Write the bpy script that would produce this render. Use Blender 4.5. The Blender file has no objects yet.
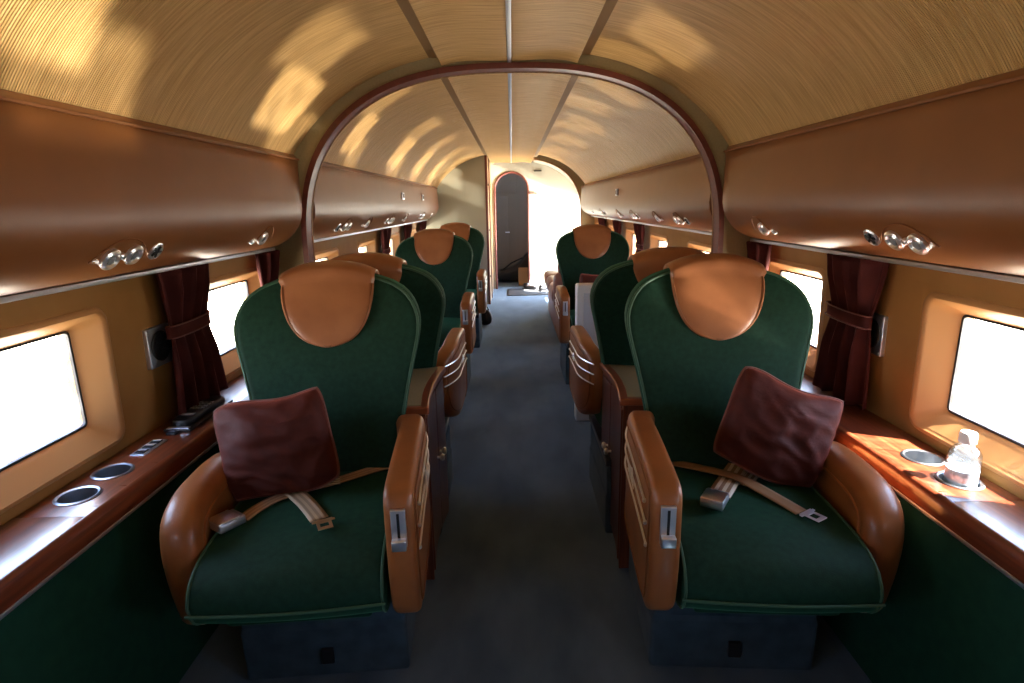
import bpy, bmesh, math, random
from mathutils import Vector, Matrix, noise as mnoise
random.seed(7)
PI = math.pi
S = bpy.context.scene
COL = S.collection

# ------------------------------------------------------------------ camera
F_PX = 570.0
pitch = math.atan(137.5 / F_PX); roll = math.radians(1.1); yaw = math.atan(2.6 / math.hypot(F_PX, 137.5))
cd = bpy.data.cameras.new('camera'); cam = bpy.data.objects.new('camera', cd); COL.objects.link(cam)
cd.sensor_width = 36.0; cd.lens = F_PX / 1024 * 36.0; cd.clip_start = 0.02
cam.matrix_world = (Matrix.Translation((0, 0, 1.37)) @ Matrix.Rotation(yaw, 4, 'Z')
                    @ Matrix.Rotation(PI / 2 - pitch, 4, 'X') @ Matrix.Rotation(-roll, 4, 'Z'))
S.camera = cam

# ------------------------------------------------------------------ world, sun, exposure
S.view_settings.view_transform = 'Standard'; S.view_settings.look = 'None'
S.view_settings.gamma = 1.0; S.view_settings.use_curve_mapping = False
S.view_settings.exposure = 1.45
try:
    S.cycles.use_denoising = True
    S.cycles.max_bounces = 12; S.cycles.diffuse_bounces = 6; S.cycles.glossy_bounces = 4
    S.cycles.transparent_max_bounces = 12; S.cycles.transmission_bounces = 8
    S.cycles.sample_clamp_indirect = 8.0
except Exception:
    pass
W = bpy.data.worlds.new('world'); S.world = W; W.use_nodes = True
nt = W.node_tree; nt.nodes.clear()
wo = nt.nodes.new('ShaderNodeOutputWorld'); bg = nt.nodes.new('ShaderNodeBackground')
tc = nt.nodes.new('ShaderNodeTexCoord'); sx = nt.nodes.new('ShaderNodeSeparateXYZ'); rp = nt.nodes.new('ShaderNodeValToRGB')
mr = nt.nodes.new('ShaderNodeMapRange'); mr.inputs['From Min'].default_value = -1; mr.inputs['From Max'].default_value = 1
nt.links.new(tc.outputs['Generated'], sx.inputs[0]); nt.links.new(sx.outputs['Z'], mr.inputs['Value'])
nt.links.new(mr.outputs[0], rp.inputs[0])
cr = rp.color_ramp
cr.elements[0].position = 0.0; cr.elements[0].color = (0.85, 0.78, 0.64, 1)
cr.elements[1].position = 1.0; cr.elements[1].color = (0.18, 0.30, 0.55, 1)
for p_, c_ in ((0.46, (0.92, 0.86, 0.74, 1)), (0.495, (0.88, 0.86, 0.80, 1)), (0.505, (0.66, 0.74, 0.84, 1)), (0.62, (0.42, 0.54, 0.75, 1))):
    e = cr.elements.new(p_); e.color = c_
nt.links.new(rp.outputs[0], bg.inputs['Color']); bg.inputs['Strength'].default_value = 16.0
nt.links.new(bg.outputs[0], wo.inputs[0])

def sun(name, d, energy, color, angle):
    l = bpy.data.lights.new(name, 'SUN'); o = bpy.data.objects.new(name, l); COL.objects.link(o)
    l.energy = energy; l.color = color; l.angle = math.radians(angle)
    o.rotation_euler = Vector(d).to_track_quat('-Z', 'Y').to_euler()
    return o
sun('sun', (-0.44, 0.20, -0.58), 60.0, (1.0, 0.95, 0.86), 0.6)
# stand-in suns for light bounced off the wings; extras added to widen ceiling patches
sun('sun_off_wing_right', (-0.86, 0.42, 0.35), 4.5, (1.0, 0.92, 0.76), 1.2)
sun('added_bounce_right_steep', (-0.84, 0.36, 0.44), 2.2, (1.0, 0.92, 0.76), 2.0)
sun('added_bounce_right_shallow', (-0.88, 0.50, 0.30), 2.2, (1.0, 0.92, 0.76), 1.6)
sun('sun_off_wing_left', (0.86, 0.12, 0.52), 1.5, (1.0, 0.90, 0.74), 2.0)
sun('added_bounce_left', (0.82, 0.42, 0.46), 1.8, (1.0, 0.90, 0.74), 1.6)

# ------------------------------------------------------------------ materials
def mat(name, color, rough=0.5, metal=0.0, spec=0.5, sheen=0.0, coat=0.0, noise=None, bump=None, sheen_tint=None, alpha=None, trans=0.0, sheen_rough=0.4):
    m = bpy.data.materials.new(name); m.use_nodes = True; t = m.node_tree
    b = t.nodes['Principled BSDF']
    b.inputs['Base Color'].default_value = (*color, 1); b.inputs['Roughness'].default_value = rough
    b.inputs['Metallic'].default_value = metal; b.inputs['Specular IOR Level'].default_value = spec
    b.inputs['Sheen Weight'].default_value = sheen; b.inputs['Coat Weight'].default_value = coat
    b.inputs['Sheen Roughness'].default_value = sheen_rough
    b.inputs['Coat Roughness'].default_value = 0.15; b.inputs['Transmission Weight'].default_value = trans
    if sheen_tint: b.inputs['Sheen Tint'].default_value = (*sheen_tint, 1)
    co = t.nodes.new('ShaderNodeTexCoord')
    if noise:   # (scale vector, colour2, detail, lo, hi)
        sc, c2, det, lo, hi = noise
        mp = t.nodes.new('ShaderNodeMapping'); mp.inputs['Scale'].default_value = sc
        n = t.nodes.new('ShaderNodeTexNoise'); n.inputs['Scale'].default_value = 1.0; n.inputs['Detail'].default_value = det
        r = t.nodes.new('ShaderNodeValToRGB'); r.color_ramp.elements[0].position = lo; r.color_ramp.elements[1].position = hi
        r.color_ramp.elements[0].color = (*color, 1); r.color_ramp.elements[1].color = (*c2, 1)
        t.links.new(co.outputs['Object'], mp.inputs[0]); t.links.new(mp.outputs[0], n.inputs['Vector'])
        t.links.new(n.outputs['Fac'], r.inputs[0]); t.links.new(r.outputs[0], b.inputs['Base Color'])
    if bump:    # (scale vector, strength, distance)
        sc, st, di = bump
        mp = t.nodes.new('ShaderNodeMapping'); mp.inputs['Scale'].default_value = sc
        n = t.nodes.new('ShaderNodeTexNoise'); n.inputs['Scale'].default_value = 1.0; n.inputs['Detail'].default_value = 3
        bp = t.nodes.new('ShaderNodeBump'); bp.inputs['Strength'].default_value = st; bp.inputs['Distance'].default_value = di
        t.links.new(co.outputs['Object'], mp.inputs[0]); t.links.new(mp.outputs[0], n.inputs['Vector'])
        t.links.new(n.outputs['Fac'], bp.inputs['Height']); t.links.new(bp.outputs[0], b.inputs['Normal'])
    return m
M = {}
M['leather'] = mat('tan_leather', (0.30, 0.098, 0.024), 0.42, coat=0.15, noise=((9, 9, 9), (0.215, 0.068, 0.017), 4, .35, .7), bump=((260,) * 3, 0.12, 0.002))
M['headleather'] = mat('headrest_leather', (0.32, 0.120, 0.048), 0.38, coat=0.15, noise=((7, 7, 7), (0.235, 0.082, 0.031), 4, .35, .7), bump=((120,) * 3, 0.12, 0.003))
M['seam'] = mat('leather_seam', (0.20, 0.07, 0.02), 0.6)
M['green'] = mat('green_velour', (0.0025, 0.020, 0.0115), 0.75, spec=0.2, sheen=0.20, sheen_tint=(0.10, 0.55, 0.30), noise=((60, 60, 60), (0.006, 0.034, 0.019), 5, .3, .7), bump=((300,) * 3, 0.2, 0.002), sheen_rough=0.45)
M['greenpipe'] = mat('green_piping', (0.022, 0.075, 0.042), 0.7, sheen=0.4, sheen_tint=(0.3, 0.7, 0.45))
M['dado'] = mat('green_felt', (0.006, 0.038, 0.022), 0.85, spec=0.15, sheen=0.12, sheen_tint=(0.2, 0.6, 0.4), noise=((30, 30, 30), (0.009, 0.050, 0.028), 5, .3, .7))
M['burgundy'] = mat('burgundy_velvet', (0.048, 0.009, 0.006), 0.7, spec=0.2, sheen=0.5, sheen_tint=(0.7, 0.16, 0.10), noise=((30, 30, 30), (0.070, 0.013, 0.009), 5, .3, .7), bump=((60,) * 3, 0.3, 0.004))
M['burgpipe'] = mat('burgundy_piping', (0.16, 0.045, 0.032), 0.7, sheen=0.3)
M['curtain'] = mat('burgundy_curtain', (0.045, 0.007, 0.007), 0.75, spec=0.2, sheen=0.35, sheen_tint=(0.7, 0.15, 0.12), noise=((12, 12, 12), (0.075, 0.013, 0.011), 4, .3, .7), bump=((200,) * 3, 0.3, 0.002))
M['carpet'] = mat('blue_carpet', (0.055, 0.092, 0.135), 0.95, spec=0.1, sheen=0.45, sheen_tint=(0.7, 0.85, 1.0), noise=((5, 2.2, 5), (0.115, 0.170, 0.225), 6, .32, .68), bump=((350,) * 3, 0.5, 0.004))
M['pedestal'] = mat('blue_grey_velour', (0.034, 0.055, 0.075), 0.9, spec=0.1, sheen=0.2, sheen_tint=(0.5, 0.7, 0.9), noise=((16, 16, 16), (0.055, 0.085, 0.11), 5, .35, .7))
M['wood'] = mat('cherry_wood', (0.20, 0.048, 0.018), 0.30, coat=0.6, noise=((90, 4, 90), (0.105, 0.022, 0.009), 6, .35, .65))
M['woodz'] = mat('cherry_wood_upright', (0.17, 0.045, 0.020), 0.35, coat=0.4, noise=((110, 110, 5), (0.085, 0.020, 0.010), 6, .35, .65))
M['edgewood'] = mat('red_wood_edge', (0.25, 0.060, 0.022), 0.28, coat=0.6)
M['archwood'] = mat('mahogany_trim', (0.17, 0.040, 0.026), 0.5, coat=0.1, noise=((40, 40, 40), (0.11, 0.026, 0.018), 4, .3, .7))
M['wall'] = mat('tan_wall_cloth', (0.34, 0.165, 0.045), 0.6, spec=0.35, noise=((10, 10, 10), (0.30, 0.14, 0.036), 4, .3, .7), bump=((300,) * 3, 0.15, 0.001))
M['reveal'] = mat('window_surround_leather', (0.44, 0.22, 0.080), 0.42, spec=0.5, bump=((200,) * 3, 0.08, 0.001))
M['binleather'] = mat('bin_leather', (0.200, 0.070, 0.017), 0.38, spec=0.6, noise=((6, 6, 6), (0.172, 0.058, 0.014), 3, .3, .7), bump=((420,) * 3, 0.10, 0.0015))
M['olive'] = mat('olive_cloth', (0.38, 0.32, 0.18), 0.7, noise=((120,) * 3, (0.33, 0.275, 0.15), 3, .3, .7))
M['partition'] = mat('grey_green_cloth', (0.36, 0.35, 0.27), 0.7)
M['gap'] = mat('brown_gap_cloth', (0.30, 0.17, 0.060), 0.7)
M['cup'] = mat('brushed_cup_metal', (0.42, 0.44, 0.47), 0.33, metal=1, bump=((400, 400, 3), 0.15, 0.001))
M['groove'] = mat('dark_groove', (0.16, 0.085, 0.030), 0.6)
M['chrome'] = mat('chrome', (0.90, 0.93, 1.0), 0.28, metal=1)
M['alu'] = mat('satin_aluminium', (0.70, 0.73, 0.80), 0.42, metal=1, bump=((3, 400, 3), 0.1, 0.001))
M['darkmetal'] = mat('dark_metal', (0.03, 0.03, 0.035), 0.4, metal=0.6)
M['black'] = mat('black_plastic', (0.010, 0.010, 0.012), 0.35)
M['key'] = mat('grey_key', (0.20, 0.21, 0.23), 0.4)
M['laminate'] = mat('beige_laminate', (0.26, 0.225, 0.13), 0.45)
M['cream'] = mat('cream_wall', (0.44, 0.41, 0.33), 0.55, noise=((2.2, 2.2, 2.2), (0.36, 0.35, 0.29), 2, .35, .65))
M['whitewall'] = mat('pale_wall', (0.50, 0.50, 0.46), 0.55)
M['creamwood'] = mat('pale_wood_edge', (0.42, 0.26, 0.13), 0.4, noise=((60, 60, 4), (0.30, 0.16, 0.07), 5, .35, .65))
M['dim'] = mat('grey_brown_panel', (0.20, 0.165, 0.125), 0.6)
M['rubber'] = mat('black_rubber', (0.012, 0.012, 0.014), 0.55)
M['mat'] = mat('grey_floor_mat', (0.055, 0.060, 0.068), 0.9)
M['case'] = mat('pale_grey_moulding', (0.78, 0.84, 0.93), 0.4)
M['caseinner'] = mat('pale_blue_panel', (0.62, 0.72, 0.88), 0.45)
M['mauve'] = mat('mauve_leather', (0.26, 0.105, 0.080), 0.42, coat=0.1)
M['webbing'] = mat('tan_webbing', (0.27, 0.155, 0.080), 0.6)
M['card'] = mat('brown_card', (0.32, 0.19, 0.10), 0.8)
M['whiteplastic'] = mat('white_plastic', (0.80, 0.80, 0.80), 0.4)
M['yellow_metal'] = mat('brass_tongue', (0.62, 0.43, 0.24), 0.35, metal=0.8)

# striped webbing (stripes run along x of the generated strap box)
def stripe_mat(name, c1, c2, n):
    m = mat(name, c1, 0.6); t = m.node_tree; b = t.nodes['Principled BSDF']
    uv = t.nodes.new('ShaderNodeUVMap'); uv.uv_map = 'UVMap'
    sp = t.nodes.new('ShaderNodeSeparateXYZ'); mu = t.nodes.new('ShaderNodeMath'); mu.operation = 'MULTIPLY'; mu.inputs[1].default_value = n
    fr = t.nodes.new('ShaderNodeMath'); fr.operation = 'FRACT'; gt = t.nodes.new('ShaderNodeMath'); gt.operation = 'GREATER_THAN'; gt.inputs[1].default_value = 0.5
    mx = t.nodes.new('ShaderNodeMix'); mx.data_type = 'RGBA'; mx.inputs[6].default_value = (*c1, 1); mx.inputs[7].default_value = (*c2, 1)
    t.links.new(uv.outputs[0], sp.inputs[0]); t.links.new(sp.outputs['X'], mu.inputs[0]); t.links.new(mu.outputs[0], fr.inputs[0])
    t.links.new(fr.outputs[0], gt.inputs[0]); t.links.new(gt.outputs[0], mx.inputs[0]); t.links.new(mx.outputs[2], b.inputs['Base Color'])
    return m
M['stripe_tan'] = stripe_mat('striped_tan_webbing', (0.30, 0.175, 0.095), (0.42, 0.27, 0.16), 3)
M['stripe_pale'] = stripe_mat('striped_pale_webbing', (0.24, 0.15, 0.085), (0.62, 0.55, 0.44), 3)
M['stripe_grey'] = stripe_mat('striped_grey_webbing', (0.42, 0.34, 0.23), (0.27, 0.21, 0.14), 3)

# gold ceiling cloth with fine ribs running round the arch
def gold():
    m = mat('gold_ribbed_cloth', (0.55, 0.35, 0.12), 0.48, spec=0.4); t = m.node_tree; b = t.nodes['Principled BSDF']
    co = t.nodes.new('ShaderNodeTexCoord')
    wv = t.nodes.new('ShaderNodeTexWave'); wv.bands_direction = 'Y'; wv.inputs['Scale'].default_value = 46; wv.inputs['Distortion'].default_value = 0.6
    wv.inputs['Detail'].default_value = 1
    mp = t.nodes.new('ShaderNodeMapping'); mp.inputs['Scale'].default_value = (6, 110, 6)
    n = t.nodes.new('ShaderNodeTexNoise'); n.inputs['Scale'].default_value = 1; n.inputs['Detail'].default_value = 5
    r = t.nodes.new('ShaderNodeValToRGB'); r.color_ramp.elements[0].position = .3; r.color_ramp.elements[1].position = .7
    r.color_ramp.elements[0].color = (0.50, 0.275, 0.085, 1); r.color_ramp.elements[1].color = (0.72, 0.45, 0.18, 1)
    bp = t.nodes.new('ShaderNodeBump'); bp.inputs['Strength'].default_value = 1.0; bp.inputs['Distance'].default_value = 0.003
    t.links.new(co.outputs['Object'], wv.inputs['Vector']); t.links.new(co.outputs['Object'], mp.inputs[0]); t.links.new(mp.outputs[0], n.inputs['Vector'])
    t.links.new(n.outputs['Fac'], r.inputs[0]); t.links.new(r.outputs[0], b.inputs['Base Color'])
    t.links.new(wv.outputs['Fac'], bp.inputs['Height']); t.links.new(bp.outputs[0], b.inputs['Normal'])
    return m
M['gold'] = gold()
# thin clear glazing
def glass(name, tint, gloss=0.08):
    m = bpy.data.materials.new(name); m.use_nodes = True; t = m.node_tree; t.nodes.clear()
    o = t.nodes.new('ShaderNodeOutputMaterial'); mx = t.nodes.new('ShaderNodeMixShader'); mx.inputs[0].default_value = gloss
    tr = t.nodes.new('ShaderNodeBsdfTransparent'); tr.inputs[0].default_value = (*tint, 1); gl = t.nodes.new('ShaderNodeBsdfGlossy'); gl.inputs['Roughness'].default_value = 0.03
    t.links.new(tr.outputs[0], mx.inputs[1]); t.links.new(gl.outputs[0], mx.inputs[2]); t.links.new(mx.outputs[0], o.inputs[0])
    return m
M['glass'] = glass('clear_pane', (0.97, 0.98, 0.97), 0.05)
_t = M['glass'].node_tree; _tr = [q for q in _t.nodes if q.type == 'BSDF_TRANSPARENT'][0]      # streaks put into the pane tint to break up the sun patches
_co = _t.nodes.new('ShaderNodeTexCoord'); _mp = _t.nodes.new('ShaderNodeMapping'); _mp.inputs['Scale'].default_value = (1, 16, 7); _mp.inputs['Rotation'].default_value = (0.5, 0, 0)
_n = _t.nodes.new('ShaderNodeTexNoise'); _n.inputs['Scale'].default_value = 1.0; _n.inputs['Detail'].default_value = 3; _n.inputs['Distortion'].default_value = 1.2
_r = _t.nodes.new('ShaderNodeValToRGB'); _r.color_ramp.elements[0].position = .40; _r.color_ramp.elements[1].position = .62
_r.color_ramp.elements[0].color = (0.62, 0.62, 0.62, 1); _r.color_ramp.elements[1].color = (0.98, 0.98, 0.98, 1)
_t.links.new(_co.outputs['Object'], _mp.inputs[0]); _t.links.new(_mp.outputs[0], _n.inputs['Vector']); _t.links.new(_n.outputs['Fac'], _r.inputs[0]); _t.links.new(_r.outputs[0], _tr.inputs[0])
M['clearplastic'] = glass('clear_plastic', (0.84, 0.88, 0.92), 0.22)
M['liquid'] = mat('cloudy_water', (0.62, 0.68, 0.72), 0.35, trans=0.15)

# ------------------------------------------------------------------ helpers
def link(name, me, parent=None, m=None, smooth=True, angle=40):
    if m is not None: me.materials.append(m)
    if smooth:
        for p in me.polygons: p.use_smooth = True
        try: me.set_sharp_from_angle(angle=math.radians(angle))
        except Exception: pass
    o = bpy.data.objects.new(name, me); COL.objects.link(o)
    if parent is not None: o.parent = parent
    return o
def mesh(name, v, f, m, parent=None, smooth=True, angle=40, uv=None, fix=True):
    me = bpy.data.meshes.new(name); me.from_pydata([tuple(p) for p in v], [], f)
    if uv:
        l = me.uv_layers.new(name='UVMap')
        for lp in me.loops: l.data[lp.index].uv = uv[lp.vertex_index]
    if fix:
        bm = bmesh.new(); bm.from_mesh(me); bmesh.ops.recalc_face_normals(bm, faces=bm.faces); bm.to_mesh(me); bm.free()
    me.update()
    return link(name, me, parent, m, smooth, angle)
def tag(o, label=None, cat=None, group=None, kind=None):
    if label: o['label'] = label
    if cat: o['category'] = cat
    if group: o['group'] = group
    if kind: o['kind'] = kind
    return o
def empty(name, loc=(0, 0, 0), rz=0, label=None, cat=None, group=None, kind=None):
    o = bpy.data.objects.new(name, None); COL.objects.link(o); o.location = loc; o.rotation_euler = (0, 0, rz)
    o.empty_display_size = 0.1
    return tag(o, label, cat, group, kind)
class G:                                     # a growing mesh
    def __init__(s): s.v = []; s.f = []
    def add(s, v, f):
        b = len(s.v); s.v += [tuple(p) for p in v]; s.f += [tuple(i + b for i in q) for q in f]; return s
    def box(s, x0, x1, y0, y1, z0, z1):
        return s.add([(x, y, z) for z in (z0, z1) for y in (y0, y1) for x in (x0, x1)],
                     [(0, 2, 3, 1), (4, 5, 7, 6), (0, 1, 5, 4), (2, 6, 7, 3), (0, 4, 6, 2), (1, 3, 7, 5)])
    def tube(s, pts, r, n=8, closed=False, cap=True):
        pts = [Vector(p) for p in pts]; N = len(pts); rings = []
        up = Vector((0, 0, 1)); prev = None
        for i, p in enumerate(pts):
            if closed: d = pts[(i + 1) % N] - pts[i - 1]
            else: d = pts[min(i + 1, N - 1)] - pts[max(i - 1, 0)]
            if d.length < 1e-9: d = Vector((0, 1, 0))
            d.normalize()
            a = prev if prev is not None else (up if abs(d.dot(up)) < 0.9 else Vector((1, 0, 0)))
            a = (a - d * a.dot(d))
            if a.length < 1e-6: a = d.orthogonal()
            a.normalize(); prev = a; b = d.cross(a)
            rr = r[i] if isinstance(r, (list, tuple)) else r
            rings.append([p + a * math.cos(2 * PI * k / n) * rr + b * math.sin(2 * PI * k / n) * rr for k in range(n)])
        v = [q for R in rings for q in R]; f = []
        for i in range(N if closed else N - 1):
            j = (i + 1) % N
            for k in range(n): f.append((i * n + k, i * n + (k + 1) % n, j * n + (k + 1) % n, j * n + k))
        if cap and not closed: f += [tuple(range(n)), tuple((N - 1) * n + k for k in range(n))]
        return s.add(v, f)
    def lathe(s, prof, c=(0, 0, 0), n=24, axis='z', cap=True):
        v = []; f = []
        for r_, h in prof:
            for k in range(n):
                a = 2 * PI * k / n; x, y = r_ * math.cos(a), r_ * math.sin(a)
                q = {'z': (x, y, h), 'x': (h, x, y), 'y': (x, h, y)}[axis]
                v.append((q[0] + c[0], q[1] + c[1], q[2] + c[2]))
        for i in range(len(prof) - 1):
            for k in range(n): f.append((i * n + k, i * n + (k + 1) % n, (i + 1) * n + (k + 1) % n, (i + 1) * n + k))
        if cap: f += [tuple(range(n)), tuple((len(prof) - 1) * n + k for k in range(n))]
        return s.add(v, f)
    def out(s, name, m, parent=None, smooth=True, angle=40): return mesh(name, s.v, s.f, m, parent, smooth, angle)
def bevel_obj(o, w=0.004, seg=2):
    md = o.modifiers.new('bevel', 'BEVEL'); md.width = w; md.segments = seg; md.limit_method = 'ANGLE'
    return o
def box(name, m, parent, x0, x1, y0, y1, z0, z1, bev=0.0):
    bm = bmesh.new(); g = G().box(x0, x1, y0, y1, z0, z1); me = bpy.data.meshes.new(name); me.from_pydata(g.v, [], g.f)
    bm.from_mesh(me); bmesh.ops.recalc_face_normals(bm, faces=bm.faces)
    if bev > 0: bmesh.ops.bevel(bm, geom=list(bm.edges), offset=bev, segments=3, profile=0.5, affect='EDGES')
    bm.to_mesh(me); bm.free()
    return link(name, me, parent, m, smooth=bev > 0, angle=50)
def smooth_closed(pts, n=64, it=2):
    p = [Vector(q) for q in pts]
    for _ in range(it):                      # chaikin
        q = []
        for i in range(len(p)):
            a, b = p[i], p[(i + 1) % len(p)]; q += [a * .75 + b * .25, a * .25 + b * .75]
        p = q
    L = [0]
    for i in range(len(p)): L.append(L[-1] + (p[(i + 1) % len(p)] - p[i]).length)
    out = []; j = 0
    for k in range(n):
        t = L[-1] * k / n
        while L[j + 1] < t: j += 1
        u = (t - L[j]) / max(1e-9, L[j + 1] - L[j]); out.append(p[j % len(p)].lerp(p[(j + 1) % len(p)], u))
    return out
def inset(loop, d):
    n = len(loop); area = sum(loop[i].x * loop[(i + 1) % n].y - loop[(i + 1) % n].x * loop[i].y for i in range(n)); sg = 1 if area > 0 else -1
    o = []
    for i in range(n):
        t = (loop[(i + 1) % n] - loop[i - 1]).normalized(); o.append(loop[i] + Vector((-t.y, t.x)) * d * sg)
    return o
def slab(outline, T, r, dome=0.0, fmap=None, n=64, it=2, back_dome=0.0):
    """rounded slab; outline in (a,b), thickness along c (front is c<0). returns verts, faces, front edge loop"""
    L = smooth_closed([Vector(p) for p in outline], n, it); cx = sum((p for p in L), Vector((0, 0))) / n
    rings = []
    inn = inset(L, r)
    for s_ in (0.25, 0.5, 0.75, 0.92): rings.append(([cx.lerp(p, s_) for p in inn], -T / 2 - dome * (1 - s_ ** 2)))
    for k in range(5):
        a = PI / 2 * k / 4; rings.append((inset(L, r * (1 - math.sin(a))), -T / 2 + r * (1 - math.cos(a))))
    for k in range(5):
        a = PI / 2 * k / 4; rings.append((inset(L, r * (1 - math.cos(a))), T / 2 - r * (1 - math.sin(a))))
    for s_ in (0.92, 0.75, 0.5, 0.25): rings.append(([cx.lerp(p, s_) for p in inn], T / 2 + back_dome * (1 - s_ ** 2)))
    v = [(cx.x, cx.y, -T / 2 - dome)]
    for R, c in rings: v += [(p.x, p.y, c) for p in R]
    v.append((cx.x, cx.y, T / 2 + back_dome)); f = []
    for k in range(n): f.append((0, 1 + k, 1 + (k + 1) % n))
    for i in range(len(rings) - 1):
        for k in range(n): a = 1 + i * n; b = a + n; f.append((a + k, a + (k + 1) % n, b + (k + 1) % n, b + k))
    a = 1 + (len(rings) - 1) * n
    for k in range(n): f.append((a + (k + 1) % n, a + k, len(v) - 1))
    fm = fmap or (lambda a, b, c: (a, c, b))
    edge = [fm(p.x, p.y, -T / 2 + r * 0.35) for p in inset(L, r * 0.25)]
    bedge = [fm(p.x, p.y, T / 2 - r * 0.35) for p in inset(L, r * 0.25)]
    return [fm(*p) for p in v], f, edge, bedge
def copy_tree(o, parent=None):
    c = o.copy(); COL.objects.link(c); c.parent = parent
    for ch in o.children: copy_tree(ch, c)
    return c

# ------------------------------------------------------------------ cabin cross-section
SA, SB, SZ, SN = 1.20, 1.20, 0.85, 2.45
def shell_x(z):
    t = abs(z - SZ) / SB
    return SA * max(0.0, 1 - min(1, t) ** SN) ** (1 / SN) if z > SZ else SA
def shell_pts(z0, n, off=0.0):               # right side from height z0 up to the crown
    th0 = None; out = []
    for i in range(n + 1):
        # parametrise by angle
        pass
    a0 = math.atan2(((z0 - SZ) / SB) ** (SN / 2), (max(1e-6, 1 - ((z0 - SZ) / SB) ** SN)) ** 0.5)
    for i in range(n + 1):
        a = a0 + (PI / 2 - a0) * i / n
        x = SA * math.cos(a) ** (2 / SN) if math.cos(a) > 1e-9 else 0.0; z = SZ + SB * math.sin(a) ** (2 / SN)
        k = 1 - off / 1.2
        out.append((x * k, SZ + (z - SZ) * k))
    return out
Y0, Y1, YB = -1.7, 9.45, 2.75                # front end, rear wall, bulkhead

# floor
o = tag(box('floor', M['carpet'], None, -1.25, 1.25, Y0, 11.2, -0.05, 0.0), 'dark blue-grey carpeted aisle floor of the cabin', 'floor', kind='structure')

# ceiling: outer shell + panels
ceil = G(); prof = shell_pts(1.50, 28, -0.02)
full = [(x, z) for x, z in prof] + [(-x, z) for x, z in prof[::-1][1:]]
outer = [(x * 1.05, SZ + (z - SZ) * 1.05) for x, z in full]
n = len(full)
vv = [(x, y, z) for y in (Y0, Y1) for x, z in full] + [(x, y, z) for y in (Y0, Y1) for x, z in outer]; ff = []
for i in range(n - 1):
    ff += [(i, i + 1, n + i + 1, n + i), (2 * n + i, 3 * n + i, 3 * n + i + 1, 2 * n + i + 1)]
ceiling = tag(mesh('ceiling', vv, ff, M['groove']), 'arched cabin ceiling lined with gold ribbed cloth', 'ceiling', kind='structure')
def curved_panel(xr, y0, y1, side, name='ceiling_panel', m=None):
    """curved cloth panel between |x|=xr at the top and the luggage bin, one side"""
    P = [p for p in shell_pts(1.585, 60, 0.0) if p[0] >= xr]
    P.append((xr, SZ + SB * (1 - (xr / SA) ** SN) ** (1 / SN)))
    Q = [(x * 0.985, SZ + (z - SZ) * 0.985) for x, z in P]
    loop = P[::-1] + Q; k = len(loop); v = []; f = []
    for y in (y0, y1): v += [(side * x, y, z) for x, z in loop]
    for i in range(k): f.append((i, (i + 1) % k, k + (i + 1) % k, k + i))
    f += [tuple(range(k)), tuple(range(k, 2 * k))]
    return mesh(name, v, f, m or M['gold'], ceiling, angle=35)
segs_f = [(Y0, 0.9), (0.902, YB - 0.002)]; segs_r = [(YB + 0.09, 4.7), (4.704, 6.6), (6.604, 8.0)]
for y0, y1 in segs_f + segs_r:
    for s in (-1, 1): curved_panel(0.362, y0, y1, s)
curved_panel(0.362, 8.0, Y1, -1); curved_panel(0.362, 8.42, Y1, 1, m=M['cream'])
# centre soffit panels, gently bellied, with a bright metal rail between
def soffit(y0, y1, s, x1=0.30):
    nx = 8; v = []; f = []
    for y in (y0, y1):
        for i in range(nx + 1):
            x = 0.010 + (x1 - 0.010) * i / nx; v.append((s * x, y, 1.985 + 0.012 * math.sin(PI * i / nx * 1.0 - 0.3) * (i / nx) - 0.018 * (i / nx) ** 3))
        for i in range(nx, -1, -1):
            x = 0.010 + (x1 - 0.010) * i / nx; v.append((s * x, y, 2.012))
    k = 2 * (nx + 1)
    for i in range(k): f.append((i, (i + 1) % k, k + (i + 1) % k, k + i))
    f += [tuple(range(k)), tuple(range(k, 2 * k))]
    return mesh('ceiling_panel', v, f, M['gold'], ceiling, angle=35)
for y0, y1 in ((Y0, 0.9), (0.902, YB - 0.01), (YB + 0.08, 4.7), (4.703, 6.6), (6.603, 9.1)):
    for s in (-1, 1): soffit(y0, y1, s)
for y0, y1 in ((Y0, YB), (YB + 0.07, 9.1)):
    box('ceiling_rail', M['alu'], ceiling, -0.009, 0.009, y0, y1, 1.978, 2.02, 0.002)

for y0, y1 in ((Y0, YB), (YB + 0.07, 9.1)):
    for s in (-1, 1):
        a, b = sorted((s * 0.298, s * 0.366)); box('gap_strip', M['gap'], ceiling, a, b, y0, y1, 2.006, 2.022)
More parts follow.
